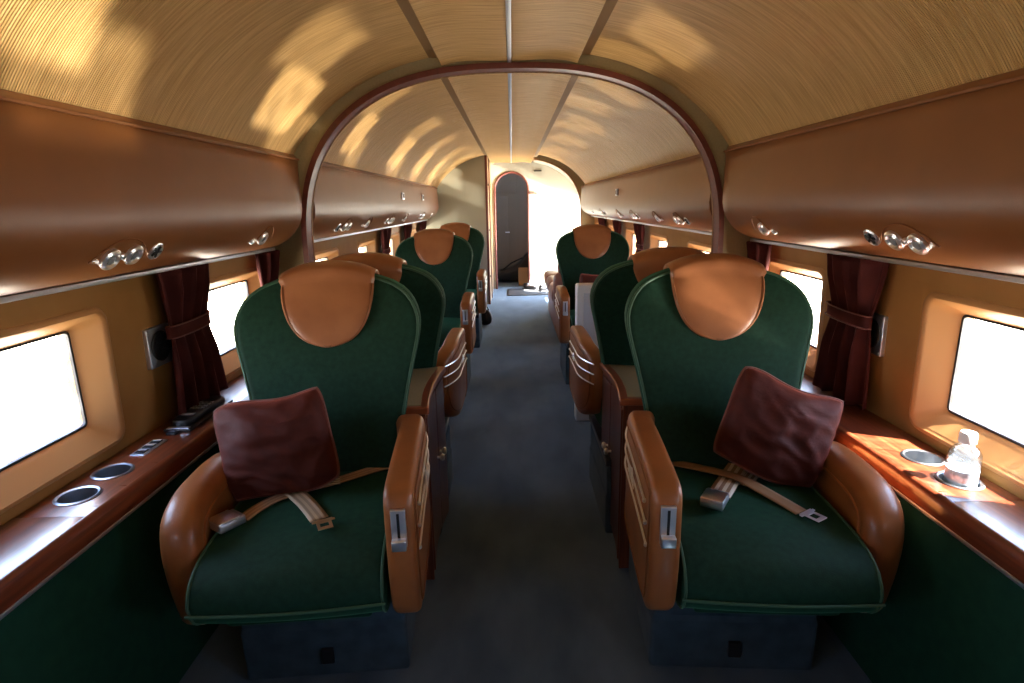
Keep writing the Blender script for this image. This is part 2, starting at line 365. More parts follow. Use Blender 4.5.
# side walls with window openings ------------------------------------------------
WIN = [-0.98, 0.12, 1.34, 2.435, 3.62, 4.68, 5.75, 6.82, 7.88]    # window centres along the cabin
WH, WZ0, WZ1 = 0.20, 0.772, 1.052                                  # half width, sill and head of the glass
def wall_x(z): return min(1.195, shell_x(z) - 0.004)
def rrect(hw, z0, z1, r, n=6):
    pts = []
    for cx_, cz_, a0 in ((hw - r, z1 - r, 0), (-hw + r, z1 - r, PI / 2), (-hw + r, z0 + r, PI), (hw - r, z0 + r, 1.5 * PI)):
        for k in range(n + 1):
            a = a0 + PI / 2 * k / n; pts.append((cx_ + r * math.cos(a), cz_ + r * math.sin(a)))
    return pts
DOOR = (8.60, 9.38)                                               # entry door opening, right side
def build_wall(side):
    s = 1 if side == 'right' else -1
    g = G(); zs = [0.0, 0.3, 0.60, 0.69, 1.13, 1.20, 1.3, 1.45, 1.62]
    hw = WH + 0.075; z0, z1 = WZ0 - 0.065, WZ1 + 0.045
    edges = [Y0]
    for c in WIN: edges += [c - hw - 0.02, c + hw + 0.02]
    end = 8.42 if s > 0 else 8.0
    edges.append(end)
    def quad(ya, yb, za, zb):
        g.add([(s * wall_x(za), ya, za), (s * wall_x(za), yb, za), (s * wall_x(zb), yb, zb), (s * wall_x(zb), ya, zb)], [(0, 1, 2, 3)])
    for i in range(len(edges) - 1):
        ya, yb = edges[i], edges[i + 1]
        for j in range(len(zs) - 1):
            if i % 2 == 1 and zs[j] == 0.69: continue
            quad(ya, yb, zs[j], zs[j + 1])
    for c in WIN:                              # ring between the bay rectangle and the rounded opening
        o_ = rrect(hw, z0, z1, 0.035); N = len(o_)
        ctr = (0, (z0 + z1) / 2); H = hw + 0.02; v = []
        for (a, b) in o_:
            da, db = a - ctr[0], b - ctr[1]
            t = min(H / abs(da) if abs(da) > 1e-6 else 9e9, ((1.13 if db > 0 else 0.69) - ctr[1]) / db if abs(db) > 1e-6 else 9e9)
            zq = ctr[1] + db * t; xq = wall_x(.69) + (wall_x(1.13) - wall_x(.69)) * (zq - .69) / .44
            v.append((s * xq, c + da * t, zq))
        for (a, b) in o_: v.append((s * wall_x(b), c + a, b))
        g.add(v, [(k, (k + 1) % N, N + (k + 1) % N, N + k) for k in range(N)])
        # corner fillers
        for ya in (-1, 1):
            for zb in (0.69, 1.13):
                cand = sorted(range(N), key=lambda k: (v[k][1] - (c + ya * H)) ** 2 + (v[k][2] - zb) ** 2)[:2]
                g.add([(s * wall_x(zb), c + ya * H, zb), v[cand[0]], v[cand[1]]], [(0, 1, 2)])
    w = g.out('wall_' + side, M['wall'], None, smooth=True, angle=30)
    tag(w, f'tan cloth-lined {side} cabin wall with a row of small windows', 'wall', kind='structure')
    # outer skin so that no light leaks round the openings
    h = G()
    for c0, c1 in zip([Y0] + [c + WH + .12 for c in WIN], [c - WH - .12 for c in WIN] + [end]):
        h.box(s * 1.30, s * 1.31, c0, c1, 0, 1.9)
    h.box(s * 1.30, s * 1.31, Y0, end, 0, WZ0 - 0.1); h.box(s * 1.30, s * 1.31, Y0, end, WZ1 + 0.1, 1.9)
    h.out('outer_skin', M['alu'], w, smooth=False)
    return w
wl = build_wall('left'); wr = build_wall('right')

def build_window(i, c, side):
    s = 1 if side == 'right' else -1
    hw = WH + 0.075; z0, z1 = WZ0 - 0.065, WZ1 + 0.045
    root = empty(f'window_{i}', (s * 1.19, c, 0), 0, None, None, None, 'structure')
    nm = ('%s cabin window' % side)
    # leather surround: raised lip then a sloping reveal down to the glass
    loops = [(rrect(hw + 0.012, z0 - 0.012, z1 + 0.012, 0.045), -0.001), (rrect(hw + 0.006, z0 - 0.006, z1 + 0.006, 0.042), -0.010),
             (rrect(hw - 0.004, z0 + 0.004, z1 - 0.004, 0.037), -0.012), (rrect(hw - 0.014, z0 + 0.012, z1 - 0.012, 0.032), -0.004),
             (rrect(WH + 0.020, WZ0 - 0.015, WZ1 + 0.012, 0.022), 0.030), (rrect(WH, WZ0, WZ1, 0.014), 0.044), (rrect(WH, WZ0, WZ1, 0.014), 0.075),
             (rrect(WH + 0.1, WZ0 - 0.1, WZ1 + 0.1, 0.03), 0.120)]
    v = []; f = []; N = len(loops[0][0])
    for L, d in loops:
        for a, b in L:
            base = wall_x(b) if d < 0.03 else 1.192
            v.append((s * (base + d) - s * 1.19, a, b))
    for k in range(len(loops) - 1):
        for j in range(N): f.append((k * N + j, k * N + (j + 1) % N, (k + 1) * N + (j + 1) % N, (k + 1) * N + j))
    mesh('window_surround', v, f, M['reveal'], root, angle=50)
    L = rrect(WH + 0.002, WZ0 - 0.002, WZ1 + 0.002, 0.016); L2 = rrect(WH - 0.005, WZ0 + 0.005, WZ1 - 0.005, 0.012)
    v = [(s * x, a, b) for x in (0.044, 0.052) for LL in (L, L2) for a, b in LL]; f = []
    for j in range(N):
        k = (j + 1) % N; f += [(j, k, N + k, N + j), (N + j, N + k, 3 * N + k, 3 * N + j), (2 * N + j, 2 * N + k, 3 * N + k, 3 * N + j)]
    mesh('gasket', v, f, M['rubber'], root)
    v = [(s * 0.050, a, b) for a, b in L]
    v = v + [(s * 0.053, a, b) for a, b in L]
    f = [tuple(range(N)), tuple(range(N, 2 * N))] + [(j, (j + 1) % N, N + (j + 1) % N, N + j) for j in range(N)]
    mesh('pane', v, f, M['glass'], root, smooth=False)
    l = bpy.data.lights.new('window_portal', 'AREA'); l.shape = 'RECTANGLE'; l.size = 0.56; l.size_y = 0.42
    l.cycles.is_portal = True
    lo = bpy.data.objects.new('window_portal', l); COL.objects.link(lo); lo.location = (s * 1.32, c, 0.91)
    lo.rotation_euler = Vector((-s, 0, 0)).to_track_quat('-Z', 'Y').to_euler()
    return root
k = 1
for c in WIN:
    for side in ('left', 'right'):
        build_window(k, c, side); k += 1
# a portal at the entry door
l = bpy.data.lights.new('door_portal', 'AREA'); l.shape = 'RECTANGLE'; l.size = 0.9; l.size_y = 2.0; l.cycles.is_portal = True
lo = bpy.data.objects.new('door_portal', l); COL.objects.link(lo); lo.location = (1.36, 8.9, 0.9)
lo.rotation_euler = Vector((-1, 0, 0)).to_track_quat('-Z', 'Y').to_euler()

# front end wall (behind the camera)
tag(box('wall_front', M['dim'], None, -1.3, 1.3, Y0 - 0.05, Y0, 0, 2.15), 'dull panelled front end wall of the cabin', 'wall', kind='structure')

# green dado panels under the consoles
for side, s in (('left', -1), ('right', 1)):
    w = wl if s < 0 else wr
    for y0, y1 in ((Y0, YB), (YB + 0.07, 7.95)):
        g = G(); g.add([(s * x, y, z) for y in (y0, y1) for x, z in ((1.02, 0.0), (1.035, 0.60), (1.06, 0.60), (1.045, 0.0))],
                       [(0, 1, 5, 4), (1, 2, 6, 5), (2, 3, 7, 6), (3, 0, 4, 7), (0, 1, 2, 3), (4, 5, 6, 7)])
        g.out('dado_panel', M['dado'], w, smooth=False)

# bulkhead ring with mahogany edge ------------------------------------------------
def inner_arch(n, a=0.985, b=0.815, z0=1.15, nn=2.55, off=0.0):
    pts = [(a - off, 0.0), (a - off, 0.6)]
    for i in range(n + 1):
        t = PI / 2 * i / n
        x = (a - off) * (math.cos(t) ** (2 / nn) if math.cos(t) > 1e-9 else 0); z = z0 + (b - off) * math.sin(t) ** (2 / nn)
        pts.append((x, z))
    return pts + [(-x, z) for x, z in pts[::-1][1:]]
def outer_arch(n):
    pts = [(1.24, 0.0), (1.24, 0.6)]
    for i in range(n + 1):
        t = PI / 2 * i / n
        x = (SA + .02) * (math.cos(t) ** (2 / SN) if math.cos(t) > 1e-9 else 0); z = SZ + (SB + .02) * math.sin(t) ** (2 / SN)
        pts.append((x, z))
    return pts + [(-x, z) for x, z in pts[::-1][1:]]
def ring_mesh(name, A, B, y0, y1, m, parent):
    n = len(A); v = [(x, y, z) for y in (y0, y1) for L in (A, B) for x, z in L]; f = []
    for i in range(n - 1):
        j = i + 1
        f += [(i, j, n + j, n + i), (2 * n + i, 3 * n + i, 3 * n + j, 2 * n + j), (i, 2 * n + i, 2 * n + j, j), (n + i, n + j, 3 * n + j, 3 * n + i)]
    return mesh(name, v, f, m, parent, angle=40)
bulk = empty('trim_1', (0, 0, 0), 0, 'olive cloth bulkhead ring with mahogany edge spanning the cabin', 'bulkhead', None, 'structure')
ring_mesh('bulkhead_ring', inner_arch(40, off=-0.012), outer_arch(40), YB, YB + 0.07, M['olive'], bulk)
ring_mesh('arch_molding', inner_arch(40, off=0.010), inner_arch(40, off=-0.014), YB - 0.012, YB + 0.082, M['archwood'], bulk)
g = G(); P = inner_arch(40, off=0.0115)
g.tube([(x, YB + 0.066, z) for x, z in P], 0.003, 6); g.out('bright_bead', M['creamwood'], bulk)

# overhead bins --------------------------------------------------------------------
BIN = [(0.992, 1.607), (0.985, 1.598), (0.972, 1.585), (0.972, 1.545), (0.966, 1.50), (0.962, 1.45), (0.957, 1.40), (0.955, 1.36), (0.960, 1.325),
       (0.974, 1.290), (0.998, 1.257), (1.030, 1.230), (1.068, 1.210), (1.105, 1.198), (1.14, 1.192)]
def luggage_bin(s, y0, y1, label, taper0=False, taper1=True):
    root = empty('overhead_bin', (0, (y0 + y1) / 2, 1.4), 0, label, 'luggage bin', 'tan leather overhead bins along both sides')
    ys = []
    n = 36
    T = 0.14
    ys = [(y0, 0)] if not taper0 else [(y0 + T * (1 - math.cos(t)), 1 - math.sin(t)) for t in [PI / 2 * i / 8 for i in range(9)]]
    ys += [(y0 + T + (y1 - y0 - 2 * T) * i / 10, 0) for i in range(11)]
    ys += [(y1 - T * (1 - math.sin(t)), 1 - math.cos(t)) for t in [PI / 2 * i / 8 for i in range(9)]] if taper1 else [(y1, 0)]
    v = []; f = []; m_ = len(BIN)
    cy = (y0 + y1) / 2
    for y, t in ys:
        for k, (x, z) in enumerate(BIN):
            w = (k / (m_ - 1)) ** 1.3             # lower part curls back to the wall at the ends
            xx = x + (1.15 - x) * t * w * 0.55
            v.append((s * xx, y - cy, z - 1.4))
    for i in range(len(ys) - 1):
        for k in range(m_ - 1): f.append((i * m_ + k, i * m_ + k + 1, (i + 1) * m_ + k + 1, (i + 1) * m_ + k))
    # end caps and back
    nv = len(v)
    for idx in (0, len(ys) - 1):
        y = ys[idx][0] - cy
        a = len(v); v += [(s * 1.16, y, 0.23), (s * 1.16, y, -0.20)]
        f.append(tuple([idx * m_ + k for k in range(m_)] + [a + 1, a]))
    o = mesh('bin_shell', v, f, M['binleather'], root, angle=50)
    g = G().box(-0.004, 0.004, y0 - cy, y1 - cy - 0.02, -0.003, 0.003); b = g.out('piping', M['seam'], root); b.location = (s * 0.969, 0, 0.184)
    b = box('light_rail', M['alu'], root, -0.022, 0.018, y0 - cy, y1 - cy - 0.03, -0.008, 0.006, 0.002); b.location = (s * 1.135, 0, -0.213)
    return root
b1 = luggage_bin(-1, Y0 + 0.01, YB - 0.01, 'long tan leather overhead bin at upper left, in front of the arch')
b2 = luggage_bin(1, Y0 + 0.01, YB - 0.01, 'long tan leather overhead bin at upper right, in front of the arch')
b3 = luggage_bin(-1, YB + 0.09, 7.75, 'tan leather overhead bin on the left beyond the arch, ending at the olive partition')
b4 = luggage_bin(1, YB + 0.09, 8.28, 'tan leather overhead bin on the right beyond the arch, with a small latch')
BL = {-1: (b1, b3), 1: (b2, b4)}
def bin_surface(z):                           # x and outward normal of the bin underside at height z
    for k in range(len(BIN) - 1):
        (xa, za), (xb, zb) = BIN[k], BIN[k + 1]
        if zb <= z <= za:
            t = (za - z) / (za - zb); x = xa + (xb - xa) * t; d = Vector((xb - xa, zb - za)).normalized(); return x, Vector((-abs(d.y), -abs(d.x)))
    return 1.0, Vector((-1, 0))
def fitting(s, y, z, kind, flap=None):
    """chrome eyeball light, spot or vent let into the bin underside"""
    root = BL[s][0 if y < YB else 1]; cy = root.location.y
    x, nn = bin_surface(z); nrm = Vector((s * nn.x, 0, nn.y)).normalized()
    q = nrm.to_track_quat('Z', 'Y').to_matrix().to_4x4()
    Mx = Matrix.Translation((s * x, y - cy, z - 1.4)) @ q
    def place(o): o.matrix_local = Mx; return o
    if kind == 'spot':
        h = place(G().lathe([(0.027, -0.004), (0.030, 0.002), (0.030, 0.008), (0.025, 0.013), (0.021, 0.013), (0.016, 0.004), (0.001, 0.002)], n=24).out('reading_light', M['chrome'], root))
        G().lathe([(0.0155, 0.004), (0.013, 0.010), (0.006, 0.013), (0.0005, 0.014)], n=16).out('lamp_lens', M['key'], h)
    elif kind == 'vent':
        h = place(G().lathe([(0.026, -0.003), (0.028, 0.003), (0.024, 0.006), (0.021, 0.004), (0.0005, 0.002)], n=24).out('air_vent', M['chrome'], root))
        g = G()
        for a in range(5):
            c_, s_ = math.cos(a * 2 * PI / 5), math.sin(a * 2 * PI / 5)
            g.tube([(0.004 * c_, 0.004 * s_, 0.005), (0.019 * c_, 0.019 * s_, 0.005)], 0.0035, 6)
        g.out('vent_slots', M['black'], h)
    elif kind == 'knob':
        place(G().lathe([(0.009, -0.003), (0.010, 0.006), (0.006, 0.011), (0.0005, 0.012)], n=14).out('switch_knob', M['chrome'], root))
    if flap:
        g = G(); pts = []
        for i in range(9):
            t = i / 8; zz = z + 0.045 - 0.05 * abs(2 * t - 1) ** 2.2; xx, _ = bin_surface(zz)
            pts.append((s * (xx - 0.003), y + flap * (t - 0.5) + flap * 0.2 - cy, zz - 1.4))
        g.tube(pts, 0.0022, 6); g.out('flap_edge', M['seam'], root)
for s in (-1, 1):
    fitting(s, 1.415, 1.258, 'spot', 0.22); fitting(s, 1.500, 1.262, 'spot'); fitting(s, 1.457, 1.262, 'knob'); fitting(s, 1.60, 1.262, 'vent')
    fitting(s, 2.30, 1.258, 'spot', 0.14); fitting(s, 2.22, 1.250, 'knob')
    for y in (3.32, 4.62, 6.3): fitting(s, y, 1.258, 'vent'); fitting(s, y + 0.12, 1.258, 'spot', 0.2); fitting(s, y + 0.21, 1.258, 'spot')
    for y in (3.98, 5.4): fitting(s, y, 1.258, 'spot', 0.16); fitting(s, y - 0.09, 1.252, 'knob')
    fitting(s, 7.2, 1.258, 'vent')
# latches on the rear bins
for s, y in ((-1, 5.15), (-1, 6.3), (1, 5.35)):
    root = BL[s][1]; cy = root.location.y
    o = box('bin_latch', M['alu'], root, -0.006, 0.006, -0.045, 0.045, -0.03, 0.03, 0.003); o.location = (s * 0.953, y - cy, 1.455 - 1.4)
    o2 = box('latch_paddle', M['darkmetal'], o, -0.010, 0.010, -0.018, 0.018, -0.018, 0.018, 0.003)

# consoles --------------------------------------------------------------------------
def hole_strip(x0, x1, y0, y1, z0, z1, holes, name, m, parent):
    """board with round through-holes (bmesh boolean free: square bay round each hole)"""
    g = G(); cuts = [y0]
    for hx, hy, r in holes: cuts += [hy - r * 1.25, hy + r * 1.25]
    cuts.append(y1)
    for i in range(0, len(cuts), 2): g.box(x0, x1, cuts[i], cuts[i + 1], z0, z1)
    for hx, hy, r in holes:
        N = 32; v = []
        for z in (z1, z0):
            for k in range(N):
                a = 2 * PI * k / N + PI / N; c_, s_ = math.cos(a), math.sin(a)
                t = min(abs((x1 - hx) / c_) if c_ > 0 else abs((x0 - hx) / c_), abs(r * 1.25 / s_) if abs(s_) > 1e-6 else 9e9)
                v.append((hx + c_ * t, hy + s_ * t, z))
            for k in range(N):
                a = 2 * PI * k / N + PI / N; v.append((hx + r * math.cos(a), hy + r * math.sin(a), z))
        f = []
        for k in range(N):
            j = (k + 1) % N
            f += [(k, j, N + j, N + k), (2 * N + k, 3 * N + k, 3 * N + j, 2 * N + j), (N + k, N + j, 3 * N + j, 3 * N + k), (k, 2 * N + k, 2 * N + j, j)]
        g.add(v, f)
        for cx_ in (x0, x1):
            for cy_ in (hy - r * 1.25, hy + r * 1.25):
                cand = sorted(range(N), key=lambda k: (v[k][0] - cx_) ** 2 + (v[k][1] - cy_) ** 2)[:2]
                for z, off in ((z1, 0), (z0, 2 * N)):
                    g.add([(cx_, cy_, z), v[cand[0] + off], v[cand[1] + off]], [(0, 1, 2)])
    return g.out(name, m, parent, smooth=False)
CZ = 0.67
def console(s, y0, y1, label, front):
    root = empty('side_console', (0, 0, 0), 0, label, 'console', 'varnished cherry side consoles under the windows')
    X0, X1 = sorted((s * 1.022, s * 1.190))
    cups = [(s * 1.115, 1.315, 0.043), (s * 1.118, 1.45, 0.043)] if front else []
    if front:
        hole_strip(X0, X1, 1.215, y1, CZ - 0.025, CZ, cups, 'console_top', M['wood'], root)
        box('hinged_lid', M['wood'], root, X0, X1, y0, 1.212, CZ - 0.02, CZ + 0.0015, 0.001)
    else:
        box('console_top', M['wood'], root, X0, X1, y0, y1, CZ - 0.025, CZ, 0.002)
    g = G(); prof = [(1.010, CZ - 0.058), (1.006, CZ - 0.02), (1.010, CZ - 0.004), (1.018, CZ + 0.002), (1.024, CZ + 0.001), (1.024, CZ - 0.058)]
    k = len(prof); g.add([(s * x, y, z) for y in (y0, y1) for x, z in prof], [(i, (i + 1) % k, k + (i + 1) % k, k + i) for i in range(k)] + [tuple(range(k)), tuple(range(k, 2 * k))])
    g.out('front_edge', M['wood'], root, angle=50)
    a, b = sorted((s * 1.008, s * 1.03)); box('metal_strip', M['alu'], root, a, b, y0, y1, CZ - 0.068, CZ - 0.0585, 0.001)
    g = G(); g.box(*sorted((s * 1.065, s * 1.188)), y0, y1, CZ - 0.16, CZ - 0.15); g.out('under_tray', M['darkmetal'], root, smooth=False)
    for hx, hy, r in cups:
        c_ = G().lathe([(r + 0.008, -0.001), (r + 0.009, 0.002), (r + 0.004, 0.004), (r - 0.001, 0.002), (r - 0.003, -0.04), (r - 0.005, -0.085), (0.0005, -0.086), (0.0005, -0.088), (r, -0.088), (r + 0.001, -0.03)], n=32, cap=False).out('cup_holder', M['cup'], root)
        c_.location = (hx, hy, CZ)
    return root
c1 = console(-1, Y0 + 0.01, YB - 0.005, 'cherry console along the left wall with two cup holders and switches', True)
c2 = console(1, Y0 + 0.01, YB - 0.005, 'cherry console along the right wall holding the clear bottle', True)
c3 = console(-1, YB + 0.09, 7.9, 'cherry console on the left side beyond the arch', False)
c4 = console(1, YB + 0.09, 8.2, 'cherry console on the right side beyond the arch', False)
# switch plate, jack, parts of the left console
sw = box('switch_plate', M['alu'], c1, -0.023, 0.023, -0.058, 0.058, 0, 0.003, 0.001); sw.location = (-1.117, 1.61, CZ)
for k in (-1, 0, 1):
    b = box('rocker_switch', M['darkmetal'], sw, -0.014, 0.014, -0.013, 0.013, 0.002, 0.006, 0.001); b.location = (0, k * 0.036, 0)
    b = box('switch_tip', M['whiteplastic'], sw, -0.012, 0.012, 0.004, 0.010, 0.005, 0.0075); b.location = (0, k * 0.036, 0)
jk = box('socket', M['darkmetal'], c1, -0.016, 0.016, -0.013, 0.013, 0, 0.008, 0.002); jk.location = (-1.105, 1.715, CZ)

# telephone handset in its cradle
ph = empty('telephone_handset', (-1.100, 1.86, CZ), 0, 'black telephone handset with keypad lying on the left console below the curtain', 'telephone')
box('cradle', M['black'], ph, -0.045, 0.045, -0.13, 0.16, 0.0005, 0.010, 0.003)
hs = G(); 
v, f, e, e2 = slab([(-.030, -.115), (.030, -.115), (.034, -.06), (.027, 0), (.034, .08), (.032, .145), (-.032, .145), (-.034, .08), (-.027, 0), (-.034, -.06)], 0.024, 0.008, fmap=lambda a, b, c: (a, b, 0.022 - c), n=48)
hnd = mesh('handset', v, f, M['black'], ph)
for r_ in range(4):
    for c_ in range(3):
        b = box('key', M['key'], hnd, -0.006, 0.006, -0.006, 0.006, 0, 0.003, 0.001); b.location = ((c_ - 1) * 0.018, 0.00 + r_ * 0.020, 0.034)
b = box('metal_end_plate', M['alu'], ph, -0.036, 0.036, -0.128, -0.112, 0.008, 0.013, 0.001)
b = box('earpiece', M['key'], hnd, -0.02, 0.02, -0.065, -0.045, 0.033, 0.036, 0.001)
# clear bottle in the second right cup holder
bt = empty('plastic_bottle', (1.118, 1.315, CZ - 0.052), 0, 'clear plastic bottle with white cap, half full, in right console cup holder', 'bottle')
G().lathe([(0.030, 0.0), (0.035, 0.004), (0.036, 0.02), (0.036, 0.115), (0.034, 0.130), (0.026, 0.143), (0.017, 0.150), (0.015, 0.156), (0.015, 0.162)], n=32, cap=False).out('bottle_body', M['clearplastic'], bt)
G().lathe([(0.0005, 0.002), (0.0335, 0.003), (0.0345, 0.02), (0.0345, 0.088), (0.0005, 0.089)], n=32).out('liquid', M['liquid'], bt)
G().lathe([(0.0005, 0.185), (0.016, 0.184), (0.019, 0.179), (0.019, 0.158), (0.0165, 0.156), (0.0005, 0.157)], n=24).out('cap', M['whiteplastic'], bt)

# wall speakers
for s in (-1, 1):
    sp = empty('wall_speaker', (s * 1.182, 1.835, 0.935), 0, 'square metal wall speaker with round black grille beside the %s curtain' % ('left' if s < 0 else 'right'), 'speaker', 'wall speakers')
    box('face_plate', M['alu'], sp, -0.008, 0.012, -0.062, 0.062, -0.066, 0.066, 0.003) if s > 0 else box('face_plate', M['alu'], sp, -0.012, 0.008, -0.062, 0.062, -0.066, 0.066, 0.003)
    o = G().lathe([(0.050, 0), (0.050, 0.004), (0.046, 0.006), (0.040, 0.004), (0.0005, 0.008)], n=28, axis='x').out('grille', M['black'], sp)
    o.location = (-s * 0.007, 0, 0)
    if s > 0: o.scale = (-1, 1, 1)
    ow = empty_w = G()
    for a in range(6):
        t = a * PI / 3; ow.tube([(0, 0.010 * math.cos(t), 0.010 * math.sin(t)), (0, 0.036 * math.cos(t + .5), 0.036 * math.sin(t + .5))], 0.0022, 5)
    w_ = ow.out('grille_spokes', M['darkmetal'], sp); w_.location = (-s * 0.014, 0, 0)
    for a in (-1, 1):
        for b_ in (-1, 1):
            sc_ = G().lathe([(0.004, 0), (0.004, 0.002), (0.0005, 0.003)], n=8, axis='x').out('screw', M['chrome'], sp); sc_.location = (-s * 0.0075, a * 0.053, b_ * 0.057)
            if s > 0: sc_.scale = (-1, 1, 1)

# curtains ---------------------------------------------------------------------------
def curtain(s, yc, label, w=0.30, phase=0.0, lean=0.0):
    root = empty('curtain', (s * 1.14, yc, 0.0), 0, label, 'curtain', 'burgundy curtains tied back between the windows')
    nz, nu = 26, 60; v = []; f = []
    zt, zb, ztie = 1.180, 0.690, 0.985
    for i in range(nz + 1):
        z = zt + (zb - zt) * i / nz
        d = (z - ztie)
        wd = w * (0.70 + 0.30 * min(1, abs(d) / (0.20 if d > 0 else 0.30)) ** 0.8)
        if d > 0: cx_ = lean * 0.2 * d
        else: cx_ = lean * d
        amp = 0.010 + 0.016 * min(1, abs(d) / 0.12)
        for j in range(nu + 1):
            u = j / nu
            fold = math.sin(2 * PI * (4.3 * u + phase + 0.25 * d)) + 0.45 * math.sin(2 * PI * (8.1 * u + 1.7 * phase) + 3 * d)
            flare = 0.035 * max(0, d) / 0.2 * math.sin(PI * u)
            bot = 0.010 * math.sin(2 * PI * 2.1 * u + phase) if i == nz else 0
            v.append((-s * (amp * fold * 0.8 + flare), (u - 0.5) * wd + cx_, z + bot))
    for i in range(nz):
        for j in range(nu): a = i * (nu + 1) + j; f.append((a, a + 1, a + nu + 2, a + nu + 1))
    o = mesh('curtain_cloth', v, f, M['curtain'], root, angle=70, fix=False)
    md = o.modifiers.new('thick', 'SOLIDIFY'); md.thickness = 0.004; md.offset = 0
    # tie band wrapped round the front
    v = []; f = []; nu = 24
    for i, z in enumerate((ztie + 0.020, ztie + 0.016, ztie - 0.016, ztie - 0.020)):
        for j in range(nu + 1):
            t = PI * j / nu; v.append((-s * (0.034 * math.sin(t) ** 0.5 + (0.003 if i in (1, 2) else 0)) + s * 0.004, -math.cos(t) * w * 0.385, z + 0.012 * (j / nu - .5)))
    for i in range(3):
        for j in range(nu): a = i * (nu + 1) + j; f.append((a, a + 1, a + nu + 2, a + nu + 1))
    o = mesh('tie_band', v, f, M['curtain'], root, angle=60, fix=False)
    md = o.modifiers.new('thick', 'SOLIDIFY'); md.thickness = 0.004
    g = G(); g.tube([(-s * (0.039 * math.sin(PI * j / 16) ** 0.5), -math.cos(PI * j / 16) * w * 0.39, ztie + 0.020 + 0.012 * (j / 16 - .5)) for j in range(17)], 0.0022, 6)
    g.tube([(-s * (0.039 * math.sin(PI * j / 16) ** 0.5), -math.cos(PI * j / 16) * w * 0.39, ztie - 0.020 + 0.012 * (j / 16 - .5)) for j in range(17)], 0.0022, 6)
    g.out('band_piping', M['burgpipe'], root)
    return root
for s, nm in ((-1, 'left'), (1, 'right')):
    curtain(s, 1.945 if s < 0 else 1.90, f'full burgundy curtain tied back on the {nm} wall beside the speaker, nearest of its row', 0.31, 0.1 if s < 0 else 0.45, -0.04)
    curtain(s, 2.64, f'burgundy curtain gathered against the near face of the arch, {nm} side', 0.20, 0.3, 0)
    curtain(s, 2.97, f'burgundy curtain just behind the arch on the {nm} wall', 0.16, 0.6, 0)
    for n_, yy in (('first', 5.15), ('second', 6.25), ('third', 7.32)):
        curtain(s, yy, f'{n_} burgundy curtain between rear windows on the {nm} wall, counted from the arch', 0.30, yy % 1, 0)

